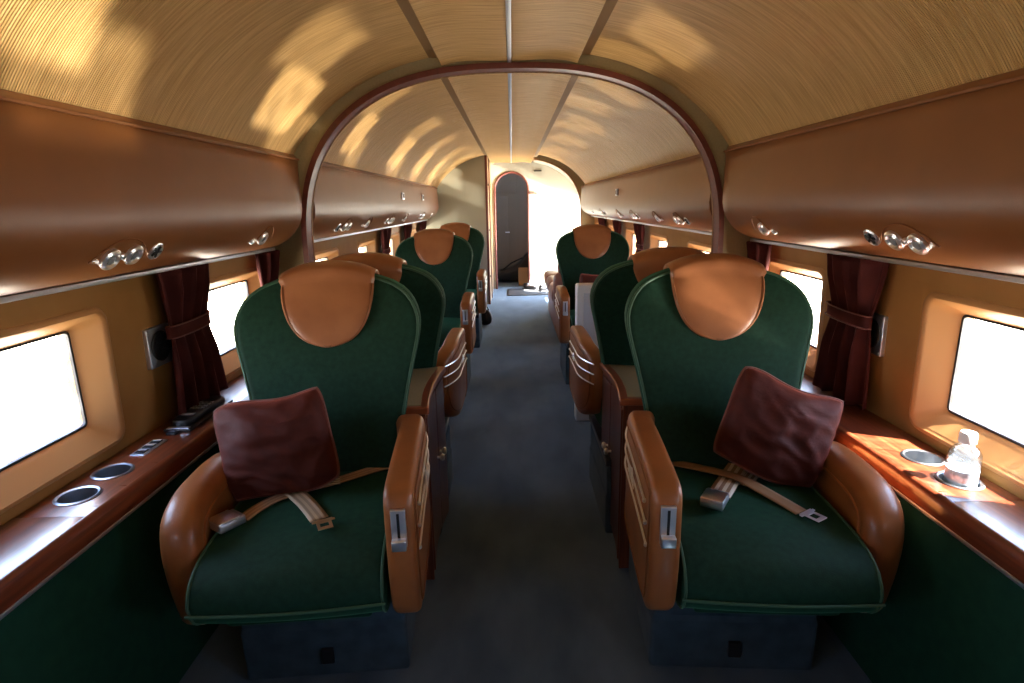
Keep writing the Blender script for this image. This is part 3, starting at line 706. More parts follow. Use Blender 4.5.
# seats -------------------------------------------------------------------------------
TILT = 0.33
def back_front_y(z): return 0.15 + (z - 0.52) * TILT
def seat_top_z(y):                           # height of the cushion top along the seat centre
    pts = [(-.33, .46), (-.31, .50), (-.26, .532), (-.18, .551), (0, .556), (.3, .54)]
    for (a, za), (b, zb) in zip(pts, pts[1:]):
        if a <= y <= b: return za + (zb - za) * (y - a) / (b - a)
    return .548
def make_seat(aisle, label, belt=None):
    """aisle: +1 if the aisle is on local +x. Seat faces local -y."""
    s = aisle
    root = empty('cabin_seat', (0, 0, 0), 0, label, 'seat', 'green velour cabin armchairs with tan leather headrests')
    # pedestal
    g = G(); b0 = [(-.245, -.07), (.235, -.07), (.235, .45), (-.245, .45)]; b1 = [(-.232, -.10), (.222, -.10), (.222, .42), (-.232, .42)]
    lay = [(0.0, b0), (0.17, [(x * 1.0, y - 0.004) for x, y in b0]), (0.185, [(x * .985, y + 0.002) for x, y in b0]), (0.30, [(x * .985, y - 0.01) for x, y in b0])]
    v = [(x, y, z) for z, L in lay for x, y in L]; f = [(0, 1, 2, 3), (12, 13, 14, 15)]
    for i in range(3):
        for k in range(4): f.append((4 * i + k, 4 * i + (k + 1) % 4, 4 * i + 4 + (k + 1) % 4, 4 * i + 4 + k))
    o = mesh('pedestal', v, f, M['pedestal'], root, smooth=False); bevel_obj(o, 0.012, 3)
    la = box('floor_latch', M['darkmetal'], o, -0.018, 0.018, -0.084, -0.07, 0.055, 0.105, 0.003)
    box('track_frame', M['darkmetal'], root, -0.235, 0.235, -0.11, 0.44, 0.305, 0.335, 0.004)
    # cushion: waterfall front
    prof = [(-.335, .438), (-.345, .458), (-.340, .488), (-.318, .518), (-.275, .540), (-.21, .551), (-.12, .554), (.02, .552), (.16, .545), (.30, .53), (.32, .40), (.0, .365), (-.26, .378), (-.305, .398), (-.328, .418)]
    loop = smooth_closed([Vector(p) for p in prof], 56, 2); N = len(loop); v = []; f = []
    cc = Vector((-.02, .46)); xs = [(-1.0, .93), (-.985, .975), (-.95, 1.0)] + [(-.9 + 1.8 * i / 12, 1.0) for i in range(13)] + [(.95, 1.0), (.985, .975), (1.0, .93)]
    for u, sc_ in xs:
        for p in loop:
            q = cc + (p - cc) * sc_
            hw = 0.226 + 0.006 * max(0, (-.1 - q.x)) / .3
            dome = 0.012 * (1 - u * u) if q.y > .5 else 0
            v.append((u * hw, q.x - 0.012 * (1 - u * u) * (1 if q.x < -.3 else 0), q.y + dome))
    for i in range(len(xs) - 1):
        for k in range(N): f.append((i * N + k, i * N + (k + 1) % N, (i + 1) * N + (k + 1) % N, (i + 1) * N + k))
    f += [tuple(range(N)), tuple(range((len(xs) - 1) * N, len(xs) * N))]
    cu = mesh('cushion', v, f, M['green'], root, angle=60)
    g = G()
    for u in (-1, 1):
        i = 2 if u < 0 else len(xs) - 3
        g.tube([Vector(v[i * N + k]) + Vector((u * 0.004, 0, 0)) for k in range(N)], 0.0040, 6, closed=True)
    fr = [(x, -.346 - 0.012 * (1 - (x / .230) ** 2), .450) for x in [-.230 + .460 * i / 16 for i in range(17)]]
    g.tube(fr, 0.0040, 6); g.out('cushion_piping', M['greenpipe'], cu)
    box('seat_skirt', M['green'], root, -0.18, 0.18, -0.27, 0.3, 0.352, 0.40, 0.01)
    # backrest
    hb = [(.195, .50), (.215, .60), (.238, .74), (.270, .88), (.294, .975), (.292, 1.035), (.260, 1.096), (.208, 1.132), (.12, 1.157)]
    outl = [(0, .49)] + hb + [(0, 1.168)] + [(-x, z) for x, z in hb[::-1]]
    T = 0.085
    def fm(a, b, c):
        wrap = 0.035 * (abs(a) / .3) ** 2.2 * min(1, max(0, (b - .5) / .3))
        return (a, back_front_y(b) + T / 2 + c - wrap, b)
    v, f, e, e2 = slab(outl, T, 0.026, 0.014, fm, n=80, it=2, back_dome=0.02)
    bk = mesh('backrest', v, f, M['green'], root, angle=60)
    g = G(); g.tube(e, 0.0052, 6, closed=True); g.tube(e2, 0.0052, 6, closed=True); g.out('backrest_piping', M['greenpipe'], bk)
    # headrest: leather saddle over the top
    path = []
    ntop = 1.211
    ft = lambda z, o_: (back_front_y(z) - o_, z)
    for i in range(15):                       # front, from the U bottom up
        t = 1 - math.cos(PI / 2 * i / 14); z = 0.936 + (1.159 - 0.936) * t; path.append((*ft(z, 0.024 + 0.006 * math.sin(PI * t)), t, 'f'))
    for i in range(1, 8):
        a = PI * i / 8; yc = back_front_y(1.159) + T / 2 - .004; path.append((yc - math.cos(a) * (T / 2 + .024), 1.162 + math.sin(a) * 0.038, 1, 't'))
    for i in range(7):
        z = 1.159 - 0.13 * i / 6; path.append((back_front_y(z) + T + 0.026, z, i / 6, 'b'))
    nu = 20; v = []; f = []
    for (y, z, t, kd) in path:
        if kd == 'f': w = max(0.012, 0.148 * (1 - (1 - t) ** 2.5) ** 0.43)
        elif kd == 't': w = 0.151
        else: w = 0.151 - 0.050 * t ** 1.3
        for j in range(nu + 1):
            u = -1 + 2 * j / nu
            x = w * u
            zz = z
            if kd == 't': zz = z - 0.034 * abs(u) ** 2.4
            if kd == 'f': zz = z - 0.034 * abs(u) ** 2.4 * t ** 4
            if kd == 'b': zz = z - 0.034 * abs(u) ** 2.4 * (1 - t)
            rim = 0.012 * abs(u) ** 6
            wrap = 0.035 * (abs(x) / .3) ** 2.2
            yy = y - wrap + (rim if kd == 'f' else (-rim if kd == 'b' else 0))
            v.append((x, yy, zz))
    for i in range(len(path) - 1):
        for j in range(nu): a = i * (nu + 1) + j; f.append((a, a + 1, a + nu + 2, a + nu + 1))
    hr = mesh('headrest', v, f, M['headleather'], root, angle=70)
    md = hr.modifiers.new('thick', 'SOLIDIFY'); md.thickness = 0.014; md.offset = -1
    g = G(); edge = [v[i * (nu + 1)] for i in range(15)][::-1] + [v[j] for j in range(nu + 1)][1:-1] + [v[i * (nu + 1) + nu] for i in range(15)]
    g.tube([(x * 0.955, y - 0.0035, z + 0.004) for x, y, z in edge], 0.0022, 5, cap=True); g.out('stitching', M['seam'], hr)
    # aisle armrest: upholstered panel with chrome latch and strips
    outl = [(-.330, .395), (-.352, .50), (-.355, .62), (-.354, .70), (-.347, .736), (-.30, .750), (-.05, .762), (.08, .758), (.18, .735), (.230, .68), (.24, .56), (.20, .44), (.05, .395), (-.15, .382), (-.27, .382)]
    inw = lambda a: 0.055 * max(0.0, min(1.2, (a - .04) / .20)) ** 2
    v, f, e, e2 = slab(outl, 0.070, 0.018, 0.003, lambda a, b, c: (s * (0.276 - c - inw(a)), a, b), n=64, back_dome=0.003)
    am = mesh('armrest', v, f, M['leather'], root, angle=60); am['label'] = 'aisle-side tan leather armrest with chrome strips'
    g = G(); L = inset(smooth_closed([Vector(p) for p in outl], 64, 2), 0.030); g.tube([(s * (0.313 - inw(p.x)), p.x, p.y) for p in L], 0.0022, 5, closed=True); g.out('seam', M['seam'], am)
    for k, z in enumerate((0.688, 0.643, 0.598)):
        g = G(); fy = (-.275, -.295, -.315)[k]
        pts = [(s * (0.316 - inw(q)), q, z - 0.020 * ((.2 - q) / .5) ** 2) for q in [.235 + (fy - .235) * i / 18 for i in range(19)]]
        g.tube(pts, 0.0031, 8); e_ = pts[-1]; g.lathe([(0.0005, -.007), (.005, -.003), (.005, .003), (.0005, .007)], e_, 10); g.out('chrome_strip', M['chrome'], am)
    g = G(); g.lathe([(0.018, 0), (0.018, 0.004), (0.010, 0.008), (0.0005, 0.009)], (0.316 if s > 0 else -0.316, -.08, .642), 16, 'x')
    if s < 0: g.v = [(2 * -0.316 - x, y, z) for x, y, z in g.v]
    for d in (-1, 1):
        for q in range(3): g.tube([(s * .319, -.08 + d * .012, .642 + (q - 1) * .008), (s * .321, -.08 + d * (.055 - .008 * q), .642 + (q - 1) * .013 + d * .004)], [.0042, .0014], 6)
    g.out('winged_emblem', M['chrome'], am)
    lp = box('recline_latch', M['alu'], am, -0.017, 0.017, -0.006, 0.004, -0.048, 0.048, 0.002); lp.location = (s * 0.276, -.357, .655); lp.rotation_euler = (0.02, 0, 0)
    box('latch_slot', M['black'], lp, -0.003, 0.003, -0.0075, -0.005, -0.022, 0.040)
    box('latch_lever', M['chrome'], lp, -0.017, 0.017, -0.022, -0.004, -0.048, -0.022, 0.003)
    # window armrest: fat rolled leather arm
    outl = [(-.20, .29), (-.235, .38), (-.262, .50), (-.262, .575), (-.235, .635), (-.17, .665), (-.03, .672), (.10, .668), (.17, .64), (.18, .5), (.16, .36), (.0, .30)]
    v, f, e, e2 = slab(outl, 0.10, 0.040, 0.0, lambda a, b, c: (-s * (0.272 - c + 0.035 * max(0, (.45 - b)) * 0 + 0.02 * math.sin(max(0, min(1, (a + .26) / .2)) * PI / 2)), a, b), n=64)
    wa = mesh('armrest', v, f, M['leather'], root, angle=60); wa['label'] = 'rolled wall-side tan leather armrest'
    L = inset(smooth_closed([Vector(p) for p in outl], 64, 2), 0.052); g = G(); g.tube([(-s * (0.223 + 0.02 * math.sin(max(0, min(1, (p.x + .26) / .2)) * PI / 2)), p.x, p.y) for p in L], 0.005, 6, closed=True); g.out('welt', M['leather'], wa)
    if belt: belt(root, s)
    return root
def ribbon(name, pts, w, m, parent, lift=0.006):
    """webbing lying on the cushion along pts (x,y[,extra height])"""
    P = []
    ctrl = [Vector((p[0], p[1], p[2] if len(p) > 2 else 0.0)) for p in pts]
    for i in range(len(ctrl) - 1):
        p0, p1, p2, p3 = ctrl[max(0, i - 1)], ctrl[i], ctrl[i + 1], ctrl[min(len(ctrl) - 1, i + 2)]
        for k in range(6):
            t = k / 6; P.append(0.5 * ((2 * p1) + (p2 - p0) * t + (2 * p0 - 5 * p1 + 4 * p2 - p3) * t * t + (3 * p1 - p0 - 3 * p2 + p3) * t ** 3))
    P.append(ctrl[-1]); v = []; uv = []; f = []
    nw = 4
    for i, p in enumerate(P):
        d = (P[min(i + 1, len(P) - 1)] - P[max(i - 1, 0)]); d = Vector((d.x, d.y, 0)).normalized(); nrm = Vector((-d.y, d.x, 0))
        for j in range(nw + 1):
            q = p + nrm * w * (j / nw - .5)
            zz = seat_top_z(q.y) + 0.013 * (1 - min(1, (q.x / .24) ** 2)) + lift + p.z
            v.append((q.x, q.y, zz)); uv.append((j / nw, i / len(P)))
    for i in range(len(P) - 1):
        for j in range(nw): a = i * (nw + 1) + j; f.append((a, a + 1, a + nw + 2, a + nw + 1))
    o = mesh(name, v, f, m, parent, angle=60, uv=uv, fix=False)
    md = o.modifiers.new('thick', 'SOLIDIFY'); md.thickness = 0.003; md.offset = 1
    return o
def buckle(parent, x, y, rz, z):
    o = box('buckle', M['alu'], parent, -0.030, 0.030, -0.036, 0.036, 0, 0.024, 0.004); o.location = (x, y, z); o.rotation_euler = (0.0, 0.0, rz)
    box('buckle_lid', M['chrome'], o, -0.0295, 0.0295, -0.037, 0.022, 0.021, 0.028, 0.002)
    G().lathe([(.004, -.026), (.004, .026)], (0, -.026, .009), 10, 'x').out('buckle_pin', M['chrome'], o)
    return o
def tongue(parent, x, y, rz, z, m):
    g = G(); g.box(-.024, .024, -.002, .010, 0, .003); g.box(-.019, -.011, -.030, 0, 0, .003); g.box(.011, .019, -.030, 0, 0, .003); g.box(-.019, .019, -.040, -.028, 0, .003); g.box(-.019, .019, -.008, 0, 0, .003)
    g.box(-.029, -.022, -.002, .006, 0, .003); g.box(.022, .029, -.002, .006, 0, .003)
    o = g.out('buckle_tongue', m, parent, smooth=False); o.location = (x, y, z); o.rotation_euler = (0.0, 0, rz); bevel_obj(o, .001, 2); return o
def belt_left(root, s):
    b = ribbon('seat_belt', [(.205, .20), (.138, .154), (.077, .100), (.020, .056), (-.044, .020), (-.110, -.020), (-.150, -.070), (-.172, -.115)], .044, M['stripe_tan'], root)
    b['label'] = 'striped tan seat belt'
    ribbon('belt_tail', [(.05, .058, .004), (.02, .050, .005), (-.03, .030, .005)], .046, M['stripe_pale'], b, .006)
    ribbon('belt_strap', [(-.095, .030, .006), (-.055, -.020, .006), (-.011, -.073, .002), (.040, -.150, .001)], .048, M['stripe_grey'], b, .006)
    buckle(b, -.200, -.140, math.radians(-38), .562)
    tongue(b, .056, -.172, math.radians(22), .575, M['yellow_metal'])
def belt_right(root, s):
    b = ribbon('seat_belt', [(.045, .14), (.02, .095), (-.038, -.004), (-.075, -.065)], .062, M['stripe_pale'], root)
    b['label'] = 'broad striped seat belt strap'
    ribbon('belt_tail', [(.075, .10, .0), (.045, .055, .0), (.012, .0, .0)], .05, M['stripe_pale'], b, .003)
    ribbon('belt_strap', [(-.205, .20, .004), (-.146, .154, .004), (-.086, .107, .006), (-.004, .033, .010), (.046, -.031, .006), (.097, -.105, .001), (.118, -.140, .0)], .044, M['webbing'], b, .006)
    buckle(b, -.098, -.108, math.radians(-30), .572)
    tongue(b, .128, -.155, math.radians(35), .572, M['alu'])
sA = make_seat(1, 'green velour armchair at front left with burgundy cushion on it', belt_left)
sA.location = (-.575, 1.50, 0); sA.rotation_euler[2] = math.radians(4.5)
sB = make_seat(-1, 'green velour armchair at front right with burgundy cushion on it', belt_right)
sB.location = (.638, 1.50, 0); sB.rotation_euler[2] = math.radians(-3.5)
def seat_copy(src, x, y, rz, label):
    c = copy_tree(src); c.location = (x, y, 0); c.rotation_euler = (0, 0, math.radians(rz)); c['label'] = label
    def strip(o):
        for ch in list(o.children):
            if ch.name.startswith(('seat_belt',)):
                for q in list(ch.children_recursive): bpy.data.objects.remove(q)
                bpy.data.objects.remove(ch)
    strip(c); return c
seat_copy(sB, -.572, 2.61, 180, 'green armchair on the left facing away, back to back with the front left one')
seat_copy(sA, .605, 2.61, 180, 'green armchair on the right facing away, back to back with the front right one')
seat_copy(sA, -.595, 4.03, 0, 'green armchair left of the aisle facing forward, just beyond the arch')
seat_copy(sB, .635, 4.28, 0, 'green armchair right of the aisle facing forward, behind the pale case')
seat_copy(sA, -.575, 5.50, 0, 'farthest green armchair on the left, next to the olive partition')

# pillows -----------------------------------------------------------------------------
def pillow(w, h, T, loc, rot, label, seed):
    rnd = random.Random(seed); root = empty('throw_pillow', loc, 0, label, 'pillow', 'burgundy velvet pillows on the seats'); root.rotation_euler = rot
    n = 36; v = []; f = []; ph = [rnd.uniform(0, 6) for _ in range(6)]
    def pt(a, b, sd):
        px = a * w / 2 * (1 - 0.035 * (1 - b * b)) * math.sqrt(1 - .16 * a * a * b ** 4); pz = b * h / 2 * (1 - 0.035 * (1 - a * a)) * math.sqrt(1 - .16 * b * b * a ** 4)
        e = max(0, (1 - a * a)) ** 0.36 * max(0, (1 - b * b)) ** 0.36
        wr = 0.016 * mnoise.noise(Vector((a * 1.6 + ph[0], b * 1.2, seed + sd))) + 0.010 * (0.5 - abs(mnoise.noise(Vector((a * 2.2 + b * 1.5, b * 3.0 + ph[1], seed)))) * 2)
        t = T / 2 * e + wr * min(1, e * 1.6) * (1 if sd < 0 else .6)
        return (px, sd * t, pz + 0.010 * math.sin(3 * a + ph[3]) * (1 if abs(b) > .5 else .3))
    for sd in (-1, 1):
        for i in range(n + 1):
            for j in range(n + 1): v.append(pt(-1 + 2 * i / n, -1 + 2 * j / n, sd))
    K = (n + 1) ** 2
    for q in range(2):
        for i in range(n):
            for j in range(n): a = q * K + i * (n + 1) + j; f.append((a, a + 1, a + n + 2, a + n + 1))
    me = bpy.data.meshes.new('pillow_cover'); me.from_pydata(v, [], f); bm = bmesh.new(); bm.from_mesh(me)
    bmesh.ops.remove_doubles(bm, verts=bm.verts, dist=1e-4); bmesh.ops.recalc_face_normals(bm, faces=bm.faces); bm.to_mesh(me); bm.free()
    o = link('pillow_cover', me, root, M['burgundy'], angle=80)
    E = [pt(-1, -1 + 2 * j / n, 1) for j in range(n)] + [pt(-1 + 2 * j / n, 1, 1) for j in range(n)] + [pt(1, 1 - 2 * j / n, 1) for j in range(n)] + [pt(1 - 2 * j / n, -1, 1) for j in range(n)]
    g = G(); g.tube(E, 0.0045, 6, closed=True); g.out('pillow_piping', M['burgpipe'], root)
    return root
pillow(.318, .285, .14, (-.690, 1.53, .705), (math.radians(-14), math.radians(-11), math.radians(8)), 'square burgundy velvet pillow leaning on the front left seat', 3)
pillow(.312, .285, .14, (.762, 1.56, .715), (math.radians(-14), math.radians(19), math.radians(-10)), 'square burgundy velvet pillow leaning on the front right seat', 8)
pillow(.36, .30, .13, (.66, 4.16, .715), (math.radians(-14), math.radians(2), 0), 'burgundy velvet pillow on the right seat beyond the arch, behind the pale case', 5)

# cabinets between the back-to-back seats ----------------------------------------------
def cabinet(s, y0, y1, label, xin=0.39, H=0.612, split=0.0):
    root = empty('wood_cabinet', (s * 0.7, (y0 + y1) / 2, 0), 0, label, 'cabinet', 'low cherry cabinets between seat backs')
    cy = (y0 + y1) / 2; hy = (y1 - y0) / 2; X = lambda x: s * x - s * 0.7
    def side(y, off=0.0): return xin + 0.018 * math.cos(y / hy * PI / 2) - off      # bowed side
    n = 10; v = []; f = []
    for z in (0.02, H - 0.027):
        for i in range(n + 1): y = -hy + 2 * hy * i / n; v.append((X(side(y)), y, z))
        v += [(X(1.0), hy, z), (X(1.0), -hy, z)]
    k = n + 3
    for i in range(k): f.append((i, (i + 1) % k, k + (i + 1) % k, k + i))
    f += [tuple(range(k)), tuple(range(k, 2 * k))]
    mesh('cabinet_body', v, f, M['woodz'], root, angle=40)
    v = []; f = []
    for z in (H - 0.027, H):
        for i in range(n + 1): y = (-hy + 2 * hy * i / n) * 1.05; v.append((X(side(y / 1.05, 0.016)), y, z))
        v += [(X(1.01), hy * 1.05, z), (X(1.01), -hy * 1.05, z)]
    for i in range(k): f.append((i, (i + 1) % k, k + (i + 1) % k, k + i))
    f += [tuple(range(k)), tuple(range(k, 2 * k))]
    o = mesh('top_edge', v, f, M['edgewood'], root, angle=40); bevel_obj(o, .006, 3)
    v = []; f = []
    for z in (H - 0.006, H + 0.0015):
        for i in range(n + 1): y = (-hy + 2 * hy * i / n) * 0.97; v.append((X(side(y, -0.014)), y, z))
        v += [(X(0.99), hy * .97, z), (X(0.99), -hy * .97, z)]
    for i in range(k): f.append((i, (i + 1) % k, k + (i + 1) % k, k + i))
    f += [tuple(range(k)), tuple(range(k, 2 * k))]
    mesh('laminate_top', v, f, M['laminate'], root, smooth=False)
    for d in (-1, 1):                           # two doors on the bowed side
        v = []; f = []; m_ = 5
        for z in (0.05, H - 0.05):
            for o_ in (0.006, 0.0):
                for i in range(m_ + 1):
                    ys_ = split * hy; y = ys_ + d * (0.004 + (hy - d * ys_ - 0.02) * i / m_); v.append((X(side(y, o_)), y, z))
        q = m_ + 1
        for i in range(m_): f += [(i, i + 1, 2 * q + i + 1, 2 * q + i), (q + i, q + i + 1, 3 * q + i + 1, 3 * q + i), (2 * q + i, 2 * q + i + 1, 3 * q + i + 1, 3 * q + i), (i, i + 1, q + i + 1, q + i)]
        for e in (0, m_): f.append((e, q + e, 3 * q + e, 2 * q + e))
        dr = mesh('door', v, f, M['woodz'], root, angle=30)
        kb = G().lathe([(.005, 0), (.005, .012), (.013, .016), (.015, .022), (.011, .029), (.0005, .031)], n=16, axis='x').out('knob', M['chrome'], dr)
        kb.location = (X(side(split * hy) - .004), split * hy + d * 0.030, H / 2 + .02); kb.scale = (-s, 1, 1)
    return root
cabinet(-1, 1.85, 2.34, 'low cherry cabinet with beige top behind the front left seat', xin=0.312, H=0.70, split=.36)
cabinet(1, 1.90, 2.36, 'low cherry cabinet with beige top behind the front right seat', xin=0.380, H=0.70, split=.36)
cabinet(-1, 6.15, 6.75, 'low cherry cabinet behind the farthest left armchair', xin=0.40)

# pale moulded case standing between the seats on the right ---------------------------------
cs = empty('moulded_case', (0.57, 3.45, 0), 0, 'pale grey-blue moulded case with recessed face standing between right-hand seats', 'case')
o = box('case_body', M['case'], cs, -0.185, 0.205, 0.0, 0.09, 0.0, 0.885, 0.012)
for nm, a in (('case_rim', (-.150, -.142, -.006, .004, .05, .84)), ('case_rim', (.142, .150, -.006, .004, .05, .84)), ('case_rim', (-.150, .150, -.006, .004, .832, .84)), ('case_rim', (-.150, .150, -.006, .004, .05, .058))):
    box(nm, M['case'], cs, *a, 0.002)
box('case_face', M['caseinner'], cs, -0.146, 0.146, -0.002, 0.004, 0.055, 0.836, 0.001)

# mauve leather sofa at the rear right ------------------------------------------------------
sf = empty('side_sofa', (0.72, 6.55, 0), 0, 'mauve-brown leather sofa along the right wall behind the green armchair', 'sofa')
box('sofa_base', M['mauve'], sf, -0.27, 0.28, -0.8, 0.8, 0.0, 0.36, 0.02)
for k in range(3): 
    b = box('seat_cushion', M['mauve'], sf, -0.33, 0.2, -0.26, 0.26, 0.36, 0.54, 0.06); b.location = (0, -0.53 + 0.53 * k, 0)
    b = box('back_cushion', M['mauve'], sf, -0.07, 0.12, -0.26, 0.26, 0.0, 0.40, 0.07); b.location = (0.10, -0.53 + 0.53 * k, 0.50)
b = box('sofa_arm', M['mauve'], sf, -0.32, 0.26, -0.09, 0.09, 0.30, 0.70, 0.07); b.location = (0, -0.86, 0)
b = box('arm_roll', M['mauve'], sf, -0.30, 0.24, -0.10, 0.10, 0.66, 0.84, 0.08); b.location = (0.02, -0.86, 0)

# rear end ------------------------------------------------------------------------------
def polyprism(pts, y0, y1):
    k = len(pts); v = [(x, y, z) for y in (y0, y1) for x, z in pts]
    return v, [(i, (i + 1) % k, k + (i + 1) % k, k + i) for i in range(k)] + [tuple(range(k)), tuple(range(k, 2 * k))]
YP = 7.95
P = [(-x, z) for x, z in shell_pts(0.86, 40, -0.01) if x >= 0.352]
pts = [(-1.21, 0.0)] + P + [(-0.352, P[-1][1] + 0.01), (-0.352, 0.0)]
v, f = polyprism(pts, YP, YP + 0.04)
part = tag(mesh('wall_partition', v, f, M['partition'], None, smooth=False), 'olive cloth partition wall at the rear left of the cabin', 'wall', kind='structure')
box('partition_edge', M['archwood'], part, -0.355, -0.325, YP - 0.01, YP + 0.05, 0, 2.03, 0.004)
box('side_panel', M['creamwood'], part, -0.352, -0.330, YP + 0.05, Y1, 0, 2.06)
box('side_molding', M['archwood'], part, -0.328, -0.318, YP + 0.55, YP + 0.60, 0, 2.04, 0.002)
for z in (1.62, 1.0, 0.35): box('hinge', M['darkmetal'], part, -0.330, -0.322, YP + 0.25, YP + 0.30, z, z + 0.03)
# rear wall with arched doorway
AX0, AX1, AZ = -0.275, 0.265, 1.86
rad = (AX1 - AX0) / 2; acx = (AX0 + AX1) / 2; zsp = AZ - rad
arc = [(acx + rad * math.cos(PI * i / 24), zsp + rad * math.sin(PI * i / 24)) for i in range(25)]    # right to left
shell_full = [(x, z) for x, z in shell_pts(0.86, 40, -0.03)]
top = shell_full + [(-x, z) for x, z in shell_full[::-1][1:]]
# build as two halves: triangulate between arch and shell
def half(sign):
    A = [(acx + rad * math.cos(PI / 2 * i / 12) * sign, zsp + rad * math.sin(PI / 2 * i / 12)) for i in range(13)]
    A = [(A[0][0], 0.0), (A[0][0], zsp * .5)] + A
    B0 = [(sign * x, z) for x, z in shell_full]; m_ = len(A)
    B = [(sign * 1.24, 0.0), (sign * 1.24, 0.5)] + [B0[round(i * (len(B0) - 1) / (m_ - 3))] for i in range(m_ - 2)]
    v = [(x, y, z) for y in (Y1, Y1 + 0.05) for L in (A, B) for x, z in L]; f = []
    for i in range(m_ - 1):
        j = i + 1; f += [(i, j, m_ + j, m_ + i), (2 * m_ + i, 2 * m_ + j, 3 * m_ + j, 3 * m_ + i), (i, 2 * m_ + i, 2 * m_ + j, j)]
    return v, f
g = G(); g.add(*half(1)); g.add(*half(-1))
rw = tag(g.out('wall_rear', M['cream'], None, angle=25), 'cream rear bulkhead wall with an arched doorway', 'wall', kind='structure')
g = G(); loopA = [(AX1, 0.0)] + arc + [(AX0, 0.0)]; g.tube([(x, Y1 - 0.005, z) for x, z in loopA], 0.016, 8); g.out('doorway_molding', M['archwood'], rw)
box('coat_peg', M['archwood'], rw, 0.275, 0.40, Y1 - 0.05, Y1 - 0.02, 1.52, 1.54, 0.004).rotation_euler = (0, 0, 0)
box('wall_vent', M['darkmetal'], rw, 0.36, 0.48, Y1 - 0.012, Y1, 1.865, 1.885)
wp = box('notice_plate', M['whiteplastic'], rw, 0.70, 0.75, Y1 - 0.006, Y1, 1.41, 1.55, 0.002)
for k in range(5): box('notice_line', M['darkmetal'], wp, 0.708, 0.742, Y1 - 0.0075, Y1 - 0.006, 1.425 + k * 0.024, 1.433 + k * 0.024)
# room beyond the doorway
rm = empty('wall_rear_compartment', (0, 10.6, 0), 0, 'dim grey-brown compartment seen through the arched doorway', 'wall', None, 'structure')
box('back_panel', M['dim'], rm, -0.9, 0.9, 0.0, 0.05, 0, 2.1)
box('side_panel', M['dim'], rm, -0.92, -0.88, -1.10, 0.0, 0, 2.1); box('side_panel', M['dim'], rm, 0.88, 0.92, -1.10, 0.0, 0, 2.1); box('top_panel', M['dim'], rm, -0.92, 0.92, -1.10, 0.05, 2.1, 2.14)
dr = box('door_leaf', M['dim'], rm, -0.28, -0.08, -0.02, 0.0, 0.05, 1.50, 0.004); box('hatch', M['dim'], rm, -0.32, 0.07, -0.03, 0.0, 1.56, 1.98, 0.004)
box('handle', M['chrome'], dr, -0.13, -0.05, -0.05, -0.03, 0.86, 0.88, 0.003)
# things on the floor there
sb = empty('slumped_bag', (0.02, 10.25, 0), 0, 'slumped black bag on the floor inside the arched doorway', 'bag')
v, f, e, e2 = slab([(-.32, .02), (.30, .02), (.30, .50), (.24, .56), (.10, .36), (-.10, .26), (-.30, .22)], 0.30, 0.06, 0.02, n=48)
mesh('bag_body', v, f, M['rubber'], sb)
g = G(); g.tube([(-.2, -.16, .24), (-.05, -.17, .36), (.15, -.17, .45)], .012, 8); g.out('bag_strap', M['darkmetal'], sb)
cb = empty('small_carton', (0.19, 9.85, 0), 0, 'small brown carton beside the slumped black bag in the doorway', 'box')
box('carton_body', M['card'], cb, -.10, .06, -.08, .08, 0, .26, .003); box('carton_flap', M['card'], cb, -.10, .06, -.085, -.075, .25, .31, .002)
mt = empty('floor_mat', (0.22, 9.02, 0.001), 0, 'dark grey mat on the carpet in front of the arched doorway', 'mat')
box('mat_pile', M['mat'], mt, -.30, .40, -.34, .36, 0, .010, .003); box('mat_border', M['rubber'], mt, -.32, .42, -.36, .38, 0, .006, .002)
for k, (x, y, rz) in enumerate(((0.27, 9.24, 0.9), (0.50, 9.10, 2.4))):
    sh = empty('black_shoe', (x, y, 0.012), rz, 'black shoe lying on the mat by the doorway, %s of the pair' % ('left-hand one' if k == 0 else 'right-hand one'), 'shoe', 'black shoes by the rear doorway')
    v, f, e, e2 = slab([(-.045, -.13), (.045, -.13), (.05, .0), (.04, .13), (-.035, .13), (-.045, 0)], 0.055, 0.022, 0, lambda a, b, c: (a, b, .040 - c), n=32)
    mesh('shoe_upper', v, f, M['black'], sh)
    box('heel_collar', M['black'], sh, -.035, .035, .03, .12, .05, .10, .02); box('sole', M['rubber'], sh, -.045, .045, -.135, .13, 0, .014, .005)
wt = empty('white_bundle', (0.74, 9.22, 0), 0, 'small white bundle on the floor right of the shoes', 'bundle')
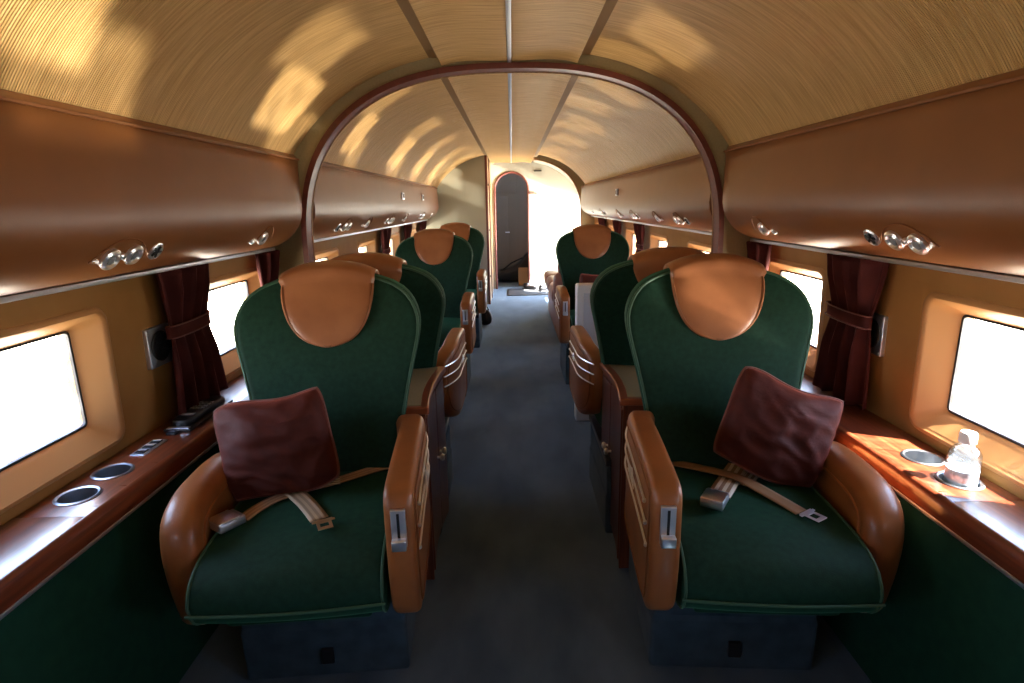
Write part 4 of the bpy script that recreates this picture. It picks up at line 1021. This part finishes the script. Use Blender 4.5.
box('bundle_body', M['whiteplastic'], wt, -.09, .09, -.10, .10, 0, .11, .03); box('bundle_knot', M['whiteplastic'], wt, -.02, .03, -.03, .03, .10, .14, .015)
bg_ = empty('black_pouch', (-.33, 6.55, 0), 0, 'small black pouch on the aisle floor beside the farthest left armchair', 'bag')
v, f, e, e2 = slab([(-.07, .0), (.06, .0), (.08, .10), (.03, .19), (-.05, .16), (-.08, .08)], 0.14, 0.05, 0.01, lambda a, b, c: (a, c, b + .0), n=32)
mesh('pouch_body', v, f, M['rubber'], bg_); g = G(); g.tube([(-.03, 0, .16), (-.01, 0, .26), (.04, 0, .17)], .006, 6); g.out('pouch_strap', M['rubber'], bg_)

# arch frame at the entry vestibule, right half, and the entry door opening
YV = 8.42
vest = empty('trim_2', (0, 0, 0), 0, 'curved olive frame with pale edge before the rear entry door', 'frame', None, 'structure')
Aq = [(x, z) for x, z in inner_arch(40, a=1.00, b=0.85) if x > 0.30]; Bq = []
for x, z in Aq:
    if z < 0.9: Bq.append((1.24, z))
    else:
        th = math.atan2(z - SZ, x); c_, s_ = abs(math.cos(th)), abs(math.sin(th)); rr = ((c_ / 1.22) ** SN + (s_ / 1.22) ** SN) ** (-1 / SN); Bq.append((rr * c_, SZ + rr * s_))
Aq = [(x, z) for (x, z) in Aq]
ring_mesh('frame_ring', Aq, Bq, YV - 0.03, YV + 0.03, M['olive'], vest)
g = G(); g.tube([(x, YV - 0.02, z) for x, z in Aq], 0.014, 8); g.out('pale_molding', M['creamwood'], vest)
dw = empty('door_1', (0, 0, 0), 0, 'open entry doorway in the right wall at the rear', 'door', None, 'structure')
g = G(); g.box(1.20, 1.24, YV, DOOR[0], 0, 2.0); g.box(1.20, 1.24, DOOR[1], Y1, 0, 2.0); g.box(1.12, 1.24, DOOR[0], DOOR[1], 1.42, 2.0); g.out('door_surround', M['whitewall'], dw, smooth=False)
box('door_sill', M['alu'], dw, 1.10, 1.28, DOOR[0], DOOR[1], 0.0, 0.02, 0.003)
# small stowage box on the vestibule floor left
